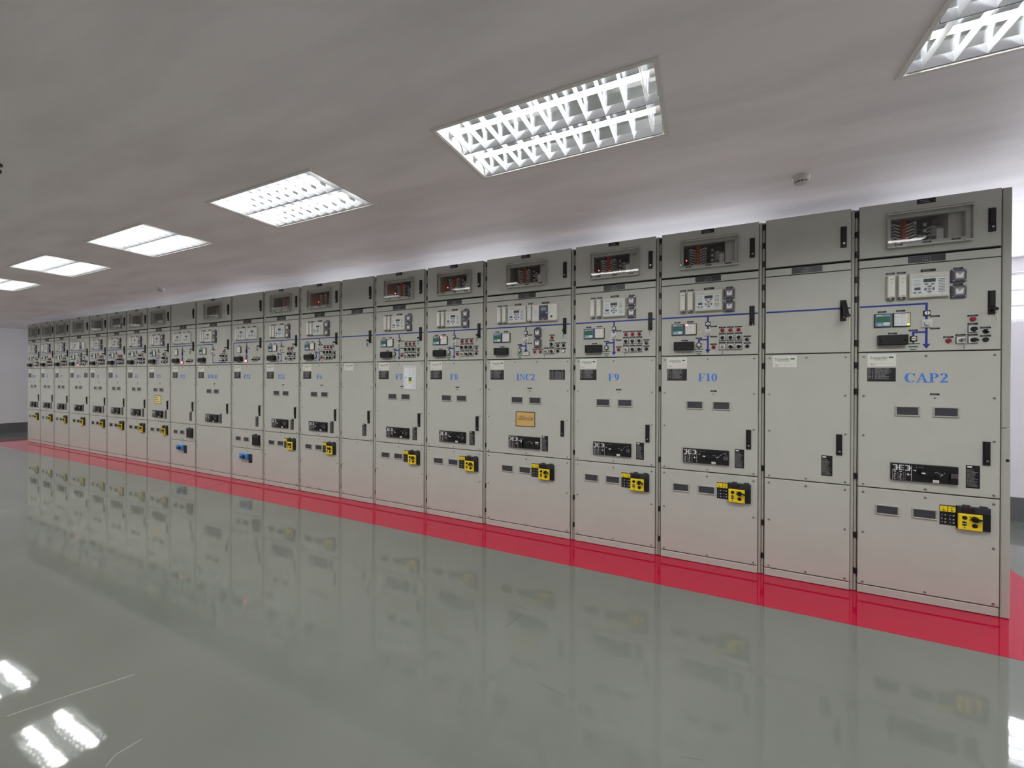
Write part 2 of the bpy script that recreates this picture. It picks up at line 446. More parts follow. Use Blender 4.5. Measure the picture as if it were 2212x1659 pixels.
def floor_marks():
    def strip(name, pts, w, m):
        mb = MB()
        for (x0, y0), (x1, y1) in zip(pts, pts[1:]):
            d = Vector((x1 - x0, y1 - y0)).normalized() * w / 2; nx, ny = -d.y, d.x
            mb.add([(x0 - nx, y0 - ny, .0), (x1 - nx, y1 - ny, .0), (x1 + nx, y1 + ny, .0), (x0 + nx, y0 + ny, .0), (x0, y0, .0012), (x1, y1, .0012)], [(0, 1, 5, 4), (4, 5, 2, 3), (0, 4, 3), (1, 2, 5)], m)
        struct(name, mb)
    strip('floor_scratch', [(-4.028, -3.123), (-3.99, -3.04), (-3.948, -2.958), (-3.828, -2.736)], .004, 'scratch_highlight')
    strip('floor_scratch', [(-3.283, -3.038), (-3.313, -2.996), (-3.306, -2.914)], .0035, 'scratch_highlight')
    strip('floor_scratch', [(-2.204, -1.514), (-2.188, -1.431), (-2.164, -1.327), (-2.098, -1.278), (-2.177, -1.249)], .0035, 'dark_scuff')
    strip('floor_scratch', [(-1.854, -1.858), (-1.693, -1.883)], .004, 'dark_scuff')
    strip('floor_scratch', [(-1.145, -1.981), (-1.062, -1.959)], .005, 'dark_scuff')
floor_marks()

# ------------------------------------------------------------------ ceiling lights
def light_meshes():
    hx, hy = LL / 2, LW / 2
    fr = MB()                                           # trim lying against the ceiling
    t = .014
    fr.box(-hx - t, hx + t, -hy - t, -hy + .006, -.006, 0, 'frame_white').box(-hx - t, hx + t, hy - .006, hy + t, -.006, 0, 'frame_white')
    fr.box(-hx - t, -hx + .006, -hy + .006, hy - .006, -.006, 0, 'frame_white').box(hx - .006, hx + t, -hy + .006, hy - .006, -.006, 0, 'frame_white')
    ho = MB()                                           # folded white housing
    g = .002
    ho.box(-hx + g, hx - g, -hy + g, hy - g, .108, .112, 'lamp_white')
    for sx in (-1, 1): ho.box(sx * (hx - g), sx * (hx - .012), -hy + g, hy - g, 0, .108, 'lamp_white')
    for sy in (-1, 1): ho.box(-hx + .012, hx - .012, sy * (hy - g), sy * (hy - .006), 0, .108, 'lamp_white')
    re = MB()                                           # one mirrored trough
    pr = [(-.1385, .002), (-.122, .04), (-.085, .074), (-.045, .094), (.045, .094), (.085, .074), (.122, .04), (.1385, .002)]
    n = len(pr); a = hx - .02
    vs = [(x, y, z) for x in (-a, a) for y, z in pr]
    re.add(vs, [(i, i + 1, n + i + 1, n + i) for i in range(n - 1)], 'mirror')
    lo = MB()                                           # cross blades of one trough
    for k in range(11):
        x = -a + (k + .5) * 2 * a / 11
        prof = [(-.136, .004), (-.121, .034), (.121, .034), (.136, .004)]
        for s in (-1, 1):                               # two leaves of a folded blade, open at the top
            vs = [(x + s * .0012, p[0], .002) if p[1] < .02 else (x + s * .009, p[0], p[1]) for p in prof]
            vs2 = [(v[0] - s * .0008, v[1], v[2]) for v in vs]
            lo.add(vs + vs2, [(0, 1, 2, 3), (4, 5, 6, 7), (0, 1, 5, 4), (1, 2, 6, 5), (2, 3, 7, 6), (3, 0, 4, 7)], 'aluminium')
    tu = MB(); tu.rod((-hx + .045, 0, .055), (hx - .045, 0, .055), .0135, 'lamp_tube', 10)
    hs = []
    for s in (-1, 1):
        hl = MB(); hs.append(hl)
        hl.rod((s * (hx - .013), 0, .055), (s * (hx - .045), 0, .055), .017, 'detector_white', 12)
        hl.box(s * (hx - .013) - .004, s * (hx - .013) + .004, -.014, .014, .03, .1, 'detector_white')
    return [m.mesh(k) for k, m in (('frame', fr), ('housing', ho), ('reflector', re), ('louver', lo), ('lamp_tube', tu), ('lamp_holder', hs[0]), ('lamp_holder', hs[1]))]
LM = light_meshes()
LLAB = ['ceiling light cut off by the top right corner of the photo',
        'largest whole ceiling light, left of the fixture in the top right corner',
        'ceiling light next to the largest whole one, with its louver blades still showing',
        'ceiling light midway along the far half of the lit row',
        'small far ceiling light, last one seen whole towards the left',
        'farthest visible ceiling light, cut by the left edge of the photo']
def build_lights():
    for k, (x, ly) in enumerate([(x, LY) for x in LIGHTS] + [(x, ADDED_LY) for x in LIGHTS]):
        lab = LLAB[k - 1] if 1 <= k <= 6 else 'assumed recessed two tube ceiling light, unseen'
        o = link('ceiling_light', None, None, (x, ly, ZC), label=lab, category='ceiling light', group='recessed ceiling lights in one row')
        link('frame', LM[0], o); link('housing', LM[1], o)
        for y in (-.1405, .1405):
            link('reflector', LM[2], o, (0, y, 0)); link('louver', LM[3], o, (0, y, 0))
            link('lamp_tube', LM[4], o, (0, y, 0))
            link('lamp_holder', LM[5], o, (0, y, 0)); link('lamp_holder', LM[6], o, (0, y, 0))
            la = bpy.data.lights.new('tube_light', 'AREA'); la.shape = 'RECTANGLE'; la.size = LL - .08; la.size_y = .085
            la.energy = LAMP / 2; la.color = (1, .985, .965); la.spread = math.radians(160)
            lo = bpy.data.objects.new('tube_light', la); COL.objects.link(lo); lo.parent = o; lo.location = (0, y, -.002)
build_lights()

def smoke_detector(x, y, lab):
    o = link('smoke_detector', None, None, (x, y, ZC), label=lab, category='smoke detector', group='smoke detectors on the ceiling')
    mb = MB(); mb.lathe([(.052, 0), (.052, -.012), (.047, -.016)], 'detector_white'); link('base', mb.mesh('base'), o)
    mb = MB(); mb.lathe([(.046, -.016), (.049, -.03), (.046, -.036), (.036, -.037)], 'detector_white'); link('cover', mb.mesh('cover'), o)
    mb = MB()
    mb.lathe([(.033, -.037), (.033, -.045)], 'dark_fixture')
    for k in range(10):
        t = 2 * PI * k / 10; c, s = math.cos(t), math.sin(t)
        mb.rod((.036 * c, .036 * s, -.037), (.034 * c, .034 * s, -.046), .003, 'detector_white', 6)
    link('smoke_inlet', mb.mesh('smoke_inlet'), o)
    mb = MB(); mb.lathe([(.036, -.045), (.035, -.051), (.022, -.053)], 'detector_white'); link('cap', mb.mesh('cap'), o)
smoke_detector(-.456, -.478, 'white smoke detector on the ceiling in front of the F10 and narrow cabinets')
smoke_detector(-8.80, -.50, 'small far smoke detector on the ceiling above the PT2 and TS2 cabinets')
def ceiling_fitting():
    o = link('ceiling_fitting', None, None, (-5.30, -2.885, ZC), label='small dark fitting under the ceiling at the left edge of the photo', category='ceiling fitting')
    mb = MB(); mb.lathe([(.035, 0), (.035, -.01)], 'dark_fixture'); link('base', mb.mesh('base'), o)
    mb = MB(); mb.rod((0, 0, -.01), (0, 0, -.03), .012, 'dark_fixture', 12); link('stem', mb.mesh('stem'), o)
    mb = MB(); mb.lathe([(.016, -.03), (.03, -.038), (.03, -.055), (.018, -.06)], 'dark_fixture'); link('head', mb.mesh('head'), o)
ceiling_fitting()

# ------------------------------------------------------------------ switchgear cabinets: devices
def tag_plate(root, x, z, w=.052, h=.0115, seed=0):
    def b(m):
        m.box(-w / 2, w / 2, 0, -.0015, -h / 2, h / 2, 'black_plate')
        dashes(m, -w * .36, w * .4, -h * .36, h * .36, 2, -.0017, 'engraved_text', int(w * 1000) + seed % 4, .42)
    return part('name_tag', root, (round(w, 4), round(h, 4), seed % 4), b, x, z)

def door_handle(root, x, z, open_=False, lock=True):
    def b(m):
        m.rbox(-.018, .018, 0, -.008, -.08, .08, 'black_plastic', .002)
        if not open_: m.rbox(-.0145, .0145, -.008, -.015, -.03, .076, 'black_plastic', .003)
        else:                                           # lever swung out from its pivot at the top
            for a, c in ((.07, 0), ):
                vs = []
                for sx in (-.0145, .0145):
                    vs += [(sx, -.008, .062), (sx, -.02, .07), (sx, -.092, -.048), (sx, -.078, -.056)]
                m.add(vs, [(0, 1, 2, 3), (4, 5, 6, 7), (0, 1, 5, 4), (1, 2, 6, 5), (2, 3, 7, 6), (3, 0, 4, 7)], 'black_plastic')
        m.cyl(0, -.05, .0105, -.008, -.0125, 'black_plastic', 16)
    h = part('door_handle', root, (open_,), b, x, z)
    part('lock', h, (0,), lambda m: m.cyl(0, 0, .0068, -.0125, -.0142, 'silver', 14).box(-.001, .001, -.0142, -.0146, -.0045, .0045, 'black_plastic'), 0, -.05)
    return h

def power_module(root, x, z):
    def b(m):
        m.box(-.026, .026, 0, -.006, -.0905, .0905, 'cabinet_frame')
        m.rbox(-.023, .017, -.006, -.034, -.074, .085, 'white_plastic', .003)
        m.box(-.012, .010, -.034, -.0345, .058, .062, 'grey_print').box(-.008, .004, -.034, -.0345, .03, .033, 'grey_print')
        m.box(-.012, .012, -.034, -.0345, -.066, -.063, 'grey_print')
    p = part('test_module', root, (0,), b, x, z)
    def f(m):
        m.rbox(-.018, .018, -.006, -.022, -.0895, -.075, 'mid_grey', .002).cyl(-.008, -.082, .006, -.022, -.03, 'silver', 12).cyl(.009, -.082, .005, -.022, -.027, 'charcoal', 12)
    part('terminal_foot', p, (0,), f)
    return p

def protection_relay(root, x, z, alarm=None):
    w, h = .105, .087
    p = part('protection_relay', root, (0,), lambda m: m.rbox(-w, w, 0, -.03, -h, h, 'device_case', .004)
             .box(-w + .018, w - .006, -.03, -.0306, .053, .0545, 'grey_print').box(-.07, -.035, -.03, -.0306, .066, .069, 'grey_print'), x, z)
    U = lambda u: -w + 2 * w * u
    V = lambda v: h - 2 * h * v
    part('face_panel', p, (0,), lambda m: m.rbox(U(.055), U(.955), -.03, -.0315, V(.93), V(.21), 'device_face', .001))
    def disp(m):
        m.rbox(U(.35), U(.65), -.0315, -.033, V(.40), V(.26), 'charcoal', .001).box(U(.365), U(.635), -.033, -.0333, V(.385), V(.275), 'lcd_dark')
    part('display', p, (0,), disp)
    def keys(m):
        for u, v, ru, rv in ((.42, .475, .05, .04), (.58, .475, .05, .04), (.5, .575, .06, .04), (.5, .785, .06, .04), (.40, .68, .036, .065), (.60, .68, .036, .065), (.5, .68, .045, .032), (.13, .80, .048, .036), (.255, .80, .048, .036)):
            pts = [(U(u) + 2 * w * ru * math.cos(2 * PI * i / 12), V(v) + 2 * h * rv * math.sin(2 * PI * i / 12)) for i in range(12)]
            m.prism(pts, -.0315, -.0335, 'mid_grey')
    part('keypad', p, (0,), keys)
    def ind(m):
        for k in range(5):
            v = .29 + k * .055; m.box(U(.12), U(.27), -.0315, -.032, V(v + .012), V(v), 'mid_grey').box(U(.085), U(.105), -.0315, -.032, V(v + .012), V(v), 'grey_print')
        m.box(U(.12), U(.275), -.0315, -.0322, V(.70), V(.59), 'dark_grey_plastic')
        for k in range(9):
            v = .29 + k * .063
            yl = alarm and k in alarm
            m.box(U(.72), U(.88), -.0315, -.032, V(v + (.05 if yl else .02)), V(v), 'yellow_lens' if yl else 'dark_grey_plastic').box(U(.90), U(.93), -.0315, -.032, V(v + .014), V(v), 'mid_grey')
        for u in (.13, .46, .78): m.box(U(u), U(u + .09), -.0315, -.032, V(.885), V(.875), 'grey_print')
    part('indicator_strip', p, (tuple(alarm) if alarm else 0,), ind)
    return p

def wide_relay(root, x, z):
    w, h = .135, .084
    p = part('protection_relay', root, ('wide',), lambda m: m.rbox(-w, w, 0, -.036, -h, h, 'white_plastic', .006), x, z)
    def ctl(m):
        m.rbox(-.058, .040, -.036, -.041, -.076, .074, 'dark_grey_plastic', .002)
        for a, b, r in ((-.008, -.012, 1), (-.008, -.036, 1), (-.026, -.024, 1), (.010, -.024, 1), (-.048, -.042, 1), (.028, -.042, 1)):
            m.box(a - .008, a + .008, -.041, -.0425, b - .005, b + .005, 'black_plastic')
        m.cyl(.028, -.002, .006, -.041, -.0425, 'white_lens', 12).box(-.03, .005, -.041, -.0413, .058, .061, 'grey_print').box(-.022, .002, -.041, -.0413, -.070, -.066, 'white_print')
    part('control_panel', p, (0,), ctl)
    part('display', p, ('wide',), lambda m: m.box(-.036, .022, -.041, -.0418, .020, .050, 'meter_blue'))
    def lab(m):
        m.box(-.12, -.068, -.036, -.0366, -.03, .04, 'device_face')
        for k in range(5): m.box(-.108, -.082, -.0366, -.0368, .03 - k * .013, .032 - k * .013, 'grey_print')
    part('label_window', p, (0,), lab)
    part('label_window', p, (1,), lambda m: m.box(-.12, -.068, -.036, -.0366, -.065, -.04, 'device_face'))
    part('label_window', p, (2,), lambda m: m.box(.052, .103, -.036, -.0366, -.012, .048, 'device_face'))
    part('port', p, (0,), lambda m: m.box(.069, .087, -.036, -.038, -.054, -.034, 'charcoal'))
    return p

def test_block(root, x, z):
    def b(m):
        m.rbox(-.0385, .0385, 0, -.022, -.043, .043, 'dark_grey_plastic', .006)
        m.rbox(-.026, .026, -.022, -.027, -.030, .030, 'mid_grey', .003)
        for a in (-.031, .031):
            for c in (-.035, .035): m.cyl(a, c, .005, -.022, -.0245, 'silver', 10)
    p = part('test_block', root, (0,), b, x, z)
    part('label', p, ('tb',), lambda m: m.prism([(-.018, -.017), (.017, -.017), (.018, .006), (.022, .020), (.008, .013), (-.02, .018)], -.027, -.0275, 'white_print').box(-.008, .006, -.0275, -.0278, .004, .012, 'grey_print'))
    return p

def power_meter(root, x, z):
    p = part('power_meter', root, (0,), lambda m: m.rbox(-.0485, .0485, 0, -.012, -.049, .049, 'meter_blue_dark', .003).box(-.042, .042, -.012, -.0128, -.043, .044, 'meter_blue')
             .box(-.036, -.006, -.0128, -.0131, .034, .040, 'device_face').box(-.028, -.008, -.0128, -.0131, -.036, -.028, 'device_face'), x, z)
    part('screen', p, (0,), lambda m: m.rbox(-.038, .038, -.0128, -.0145, -.012, .028, 'charcoal', .001).box(-.035, .035, -.0145, -.0149, -.009, .025, 'lcd_green'))
    part('keypad', p, ('meter',), lambda m: m.prism([(.02 + .021 * math.cos(i * PI / 8), -.026 + .012 * math.sin(i * PI / 8)) for i in range(16)], -.0128, -.0145, 'device_face'))
    return p

def annunciator(root, x, z, lit=None):
    p = part('annunciator', root, (0,), lambda m: m.rbox(-.0485, .0485, 0, -.012, -.05, .05, 'black_plastic', .003), x, z)
    def card(m):
        m.rbox(-.042, .044, -.012, -.0128, -.044, .045, 'paper', .0005)
        for r in range(8):
            zz = .038 - r * .0108
            m.box(-.039, -.033, -.0128, -.0132, zz - .0026, zz, 'mid_grey').box(-.004, .003, -.0128, -.0132, zz - .0026, zz, 'mid_grey')
            m.box(-.03, -.014, -.0128, -.0131, zz - .002, zz - .0008, 'grey_print').box(.007, .02, -.0128, -.0131, zz - .002, zz - .0008, 'grey_print')
    part('label_card', p, (0,), card)
    def led(m):
        for k in range(6):
            m.rbox(.030, .042, -.0128, -.015, -.041 + k * .0136, -.031 + k * .0136, 'green_led' if lit == 'green' and k == 0 else 'yellow_lens', .001)
        if lit == 'red': m.rbox(-.042, -.024, -.0132, -.0142, .033, .045, 'red_led', .0005)
    part('indicator', p, (lit,), led)
    return p

def cover_box(root, x, z):
    def b(m):
        m.rbox(-.081, .081, 0, -.042, -.036, .036, 'black_plastic', .004)
    p = part('cover_box', root, (0,), b, x, z)
    part('clip', p, (0,), lambda m: m.cyl(.068, 0, .007, -.042, -.052, 'black_plastic', 10).cyl(-.068, 0, .007, -.042, -.052, 'black_plastic', 10))
    return p

def position_indicator(root, x, z, vert):
    p = part('position_indicator', root, (0,), lambda m: m.rbox(-.0185, .0185, 0, -.011, -.0185, .0185, 'black_plastic', .003), x, z)
    part('disc', p, (vert,), lambda m: (m.cyl(0, 0, .0145, -.011, -.0118, 'white_lens', 18), m.box(*((-.002, .002, -.0118, -.0122, -.0185, .0185) if vert else (-.0145, .0145, -.0118, -.0122, -.002, .002)), 'line_blue' if vert else 'black_plastic')))
    return p

def breaker_switch(root, x, z, tilt=40):
    p = part('breaker_switch', root, (0,), lambda m: m.rbox(-.029, .029, 0, -.01, -.029, .029, 'device_case', .003).rbox(-.025, .025, -.01, -.012, -.025, .025, 'device_face', .001), x, z)
    def k(m):
        m.cyl(0, 0, .019, -.012, -.020, 'mid_grey', 20, .0175).cyl(0, 0, .0165, -.020, -.0215, 'device_case', 20)
        c, s = math.cos(math.radians(tilt)), math.sin(math.radians(tilt))
        q = lambda a, b: (a * c - b * s, a * s + b * c)
        m.prism([q(-.015, -.004), q(.02, -.004), q(.02, .004), q(-.015, .004)], -.0215, -.030, 'device_case')
    part('knob', p, (tilt, 'brk'), k)
    return p

def selector_switch(root, x, z, ang):
    def b(m):
        m.rbox(-.025, .025, 0, -.007, -.025, .025, 'dark_grey_plastic', .002).rbox(-.022, .022, -.007, -.0085, -.022, .022, 'white_plastic', .001)
        m.box(-.018, -.012, -.0085, -.0088, .014, .016, 'grey_print').box(.012, .018, -.0085, -.0088, .014, .016, 'grey_print')
    p = part('selector_switch', root, (0,), b, x, z)
    def k(m):
        m.cyl(0, 0, .0155, -.0085, -.026, 'black_plastic', 18, .0145)
        c, s = math.cos(math.radians(ang)), math.sin(math.radians(ang))
        q = lambda a, b: (a * c - b * s, a * s + b * c)
        m.prism([q(-.012, -.0055), q(.012, -.0075), q(.021, -.003), q(.021, .003), q(.012, .0075), q(-.012, .0055)], -.014, -.031, 'black_plastic')
    part('knob', p, (ang, 'sel'), k)
    return p

def key_switch(root, x, z):
    p = part('key_switch', root, (0,), lambda m: m.rbox(-.025, .025, 0, -.007, -.025, .025, 'dark_grey_plastic', .002).rbox(-.022, .022, -.007, -.0085, -.022, .022, 'white_plastic', .001), x, z)
    part('lock', p, ('ks',), lambda m: m.cyl(0, 0, .012, -.0085, -.022, 'mid_grey', 18).cyl(0, 0, .009, -.022, -.024, 'silver', 16))
    return p

def lamp(root, x, z, col='red_lens'):
    p = part('indicator_lamp', root, (0,), lambda m: m.cyl(0, 0, .0155, 0, -.006, 'charcoal', 20, .0148), x, z, label=None)
    def d(m):
        m.cyl(0, 0, .0138, -.006, -.016, col, 18, .0128).cyl(0, 0, .0128, -.016, -.0205, col, 18, .007)
    part('lens', p, (col,), d)
    return p

def push_button(root, x, z, kind='black'):
    p = part('push_button', root, (0,), lambda m: m.cyl(0, 0, .0155, 0, -.007, 'charcoal', 20, .0148), x, z)
    if kind == 'rotary':
        part('knob', p, ('rot',), lambda m: (m.cyl(0, 0, .0135, -.007, -.012, 'black_plastic', 18), m.prism([(-.012, .006), (-.009, .010), (.012, -.005), (.009, -.010)], -.012, -.024, 'black_plastic'), m.prism([(-.001, .0035), (.001, .0065), (.012, -.0015), (.010, -.0045)], -.024, -.0245, 'white_print')))
    else:
        part('button_cap', p, (kind,), lambda m: m.cyl(0, 0, .0125, -.007, -.013, 'white_lens' if kind == 'white' else 'black_plastic', 18))
    return p

def red_window_lamp(root, x, z):
    p = part('indicator_lamp', root, ('sq',), lambda m: m.rbox(-.03, .03, 0, -.010, -.021, .021, 'red_dark', .002), x, z)
    part('lens', p, ('sq',), lambda m: m.rbox(-.026, .026, -.010, -.013, -.017, .017, 'pink_lamp', .002))
    return p

def sight_window(root, x, z):
    def b(m):
        w, h, t = .0675, .0365, .009; c = 'cabinet_frame'
        m.rbox(-w, w, 0, -.008, h - t, h, c, .002).rbox(-w, w, 0, -.008, -h, -h + t, c, .002)
        m.rbox(-w, -w + t, 0, -.008, -h + t, h - t, c, .002).rbox(w - t, w, 0, -.008, -h + t, h - t, c, .002)
        for s in (-1, 1):
            for q in (-.015, .015): m.cyl(s * (w - .0045), q, .0022, -.008, -.0095, 'steel', 8)
    p = part('sight_window', root, (0,), b, x, z)
    part('pane', p, ('sw',), lambda m: m.box(-.0585, .0585, 0, -.0035, -.0275, .0275, 'dark_glass'))
    return p

def brand_plate(root, x, z):
    p = part('brand_plate', root, (0,), lambda m: m.box(-.081, .081, 0, -.0012, -.0465, .0465, 'white_plastic'), x, z)
    def t(m):
        y = -.0016
        sans(m, 'Schneider', -.066, .034, .008, .030, y, 'logo_green')
        m.arc(-.033, .006, (.008, .008), (.0052, .0052), 150, 400, y + .0002, y, 'logo_green', 10)
        sans(m, 'Electric', -.018, .033, -.002, .0065, y, 'logo_green')
        m.box(.040, .066, y + .0002, y, .014, .025, 'logo_green').box(-.066, .066, y + .0002, y, -.0225, -.0215, 'grey_print')
        sans(m, 'NEX', -.066, -.041, -.037, -.029, y, 'letter_dark')
    part('lettering', p, ('brand',), t)
    return p

def rating_table(root, x, z):
    p = part('instruction_table', root, (0,), lambda m: m.box(-.081, .081, 0, -.0012, -.0505, .0505, 'black_plate'), x, z)
    def t(m):
        for k in range(11): m.box(-.081, .081, -.0012, -.0014, .040 - k * .0085, .0405 - k * .0085, 'mid_grey')
        dashes(m, -.077, -.058, -.034, .048, 10, -.0016, 'engraved_text', 3, .45); dashes(m, -.055, -.044, -.034, .04, 9, -.0016, 'engraved_text', 5, .45)
        dashes(m, -.036, .074, -.034, .048, 10, -.0016, 'engraved_text', 9, .45)
        m.box(-.0395, -.0388, -.0012, -.0015, -.0505, .0505, 'mid_grey')
    part('lettering', p, ('table',), t)
    return p

def striped_plate(root, x, z):
    p = part('rating_plate', root, (0,), lambda m: m.box(-.082, .082, 0, -.0012, -.0495, .0495, 'black_plate'), x, z)
    def t(m):
        rnd = random.Random(11); a = -.079
        while a < .074:
            w = rnd.uniform(.002, .007); m.box(a, a + w, -.0012, -.0015, -.046, .047 - rnd.uniform(0, .02), 'mid_grey'); a += w + rnd.uniform(.003, .008)
    part('lettering', p, ('stripes',), t)
    return p

def instruction_label(root, x, z):
    p = part('instruction_label', root, (0,), lambda m: m.box(-.0345, .0345, 0, -.0012, -.0785, .0785, 'black_plate'), x, z)
    def t(m):
        m.box(-.028, -.004, -.0012, -.0016, .062, .072, 'white_print')
        dashes(m, -.030, .028, -.07, .052, 15, -.0016, 'engraved_text', 21, .38)
    part('lettering', p, ('instr',), t)
    return p

def breaker_panel(root, x, z, style='crank'):
    w, h = .178, .0615
    U = lambda u: -w + 2 * w * u
    V = lambda v: h - 2 * h * v
    p = part('breaker_panel', root, (0,), lambda m: m.rbox(-w, w, 0, -.018, -h, h, 'black_plastic', .003), x, z)
    def sym(m):
        y0, y1 = -.018, -.0186; c = 'white_print'
        B = lambda a, b, v0, v1, mm=c: m.box(U(a), U(b), y0, y1, V(v1), V(v0), mm)
        for a, kind in ((.02, 0), (.118, 1), (.212, 0)):
            b = a + .074
            B(a, b, .08, .12); B(a, b, .355, .395); B(b - .022 if kind == 0 else a, b if kind == 0 else a + .022, .12, .355)
            B(a + (.03 if kind == 0 else .034), a + .044, .16, .32, 'grey_print')
            if kind: B(a + .05, b, .22, .26)
        B(.094, .118, .22, .255); B(.286, .303, .22, .255); B(.286, .292, .15, .33); B(.306, .3105, .09, .97); B(.018, .021, .40, .97)
        for a, r in ((.04, 1), (.13, 1)):
            B(a, a + .03, .45, .50); B(a + .006, a + .026, .50, .60, 'red_dark'); B(a + .004, a + .03, .60, .655)
            B(a + .05, a + .067, .53, .56, 'grey_print'); B(a + .05, a + .067, .62, .65, 'grey_print')
            B(a, a + .022, .73, .76); B(a, a + .005, .76, .82); B(a, a + .022, .82, .845); B(a + .05, a + .067, .77, .81, 'grey_print'); B(a, a + .028, .92, .945); B(a + .05, a + .067, .92, .95, 'grey_print')
        B(.018, .218, .69, .70, 'grey_print'); B(.018, .218, .875, .885, 'grey_print'); B(.11, .112, .42, .97, 'grey_print'); B(.216, .219, .42, .97, 'grey_print')
        B(.245, .262, .55, .66); B(.262, .272, .60, .68); B(.282, .300, .60, .63)
        B(.335, .365, .35, .37); m.cyl(U(.37), V(.36), .004, y0, y1, c, 10); m.cyl(U(.385), V(.17), .0038, y0, y1, 'grey_print', 10); B(.42, .46, .14, .16, 'grey_print'); m.arc(U(.475), V(.15), (.006, .006), (.0042, .0042), -120, 120, y0, y1, 'grey_print', 8)
        m.arc(U(.685), V(.50), (.019, .017), (.015, .013), 20, 160, y0, y1, 'grey_print', 10)
        m.cyl(U(.765), V(.50), .004, y0, y1, c, 10); B(.73, .76, .49, .51); m.cyl(U(.80), V(.40), .0035, y0, y1, 'grey_print', 10); m.cyl(U(.745), V(.58), .003, y0, y1, 'grey_print', 10); B(.57, .61, .47, .49, 'grey_print')
    part('symbols', p, (0,), sym)
    def knob(m):
        m.cyl(U(.45), V(.40), .018, -.018, -.028, 'black_plastic', 18, .016)
        if style == 'up':
            m.prism([(U(.425), V(.40)), (U(.475), V(.40)), (U(.47), V(.95)), (U(.43), V(.95))], -.026, -.042, 'black_plastic'); m.box(U(.435), U(.46), -.042, -.0428, V(.48), V(.22), 'white_print')
        else:
            m.prism([(U(.43), V(.34)), (U(.46), V(.26)), (U(.69), V(.42)), (U(.69), V(.56)), (U(.44), V(.54))], -.026, -.042, 'black_plastic')
            m.prism([(U(.43), V(.43)), (U(.47), V(.40)), (U(.495), V(.42)), (U(.495), V(.49)), (U(.47), V(.50)), (U(.43), V(.46))], -.042, -.0428, 'white_print')
        m.cyl(U(.685), V(.52), .011, -.018, -.030, 'black_plastic', 16)
    part('operating_knob', p, (style,), knob)
    def box(m):
        m.rbox(U(.87), U(.985), -.018, -.030, V(.92), V(.36), 'black_plastic', .003)
        m.rbox(U(.878), U(.978), -.030, -.033, V(.62), V(.40), 'dark_grey_plastic', .002)
        m.box(U(.895), U(.96), -.033, -.0336, V(.52), V(.47), 'red_dark' if style != 'up' else 'mid_grey')
        if style == 'up': m.box(U(.88), U(.978), -.033, -.0336, V(.44), V(.36), 'white_print')
    part('padlock_cover', p, (style == 'up',), box)
    if style == 'crank':
        part('crank', p, (0,), lambda m: m.tubepath([(U(.78), -.03, V(.42)), (U(.87), -.036, V(.2)), (U(.93), -.036, V(.13)), (U(.945), -.036, V(.36))], .0022, 'steel'))
    if style != 'up':
        part('sticker', p, (0,), lambda m: m.box(U(.63), U(.72), -.018, -.0186, V(.97), V(.82), 'white_plastic').box(U(.65), U(.70), -.0186, -.0188, V(.91), V(.89), 'grey_print'))
    return p

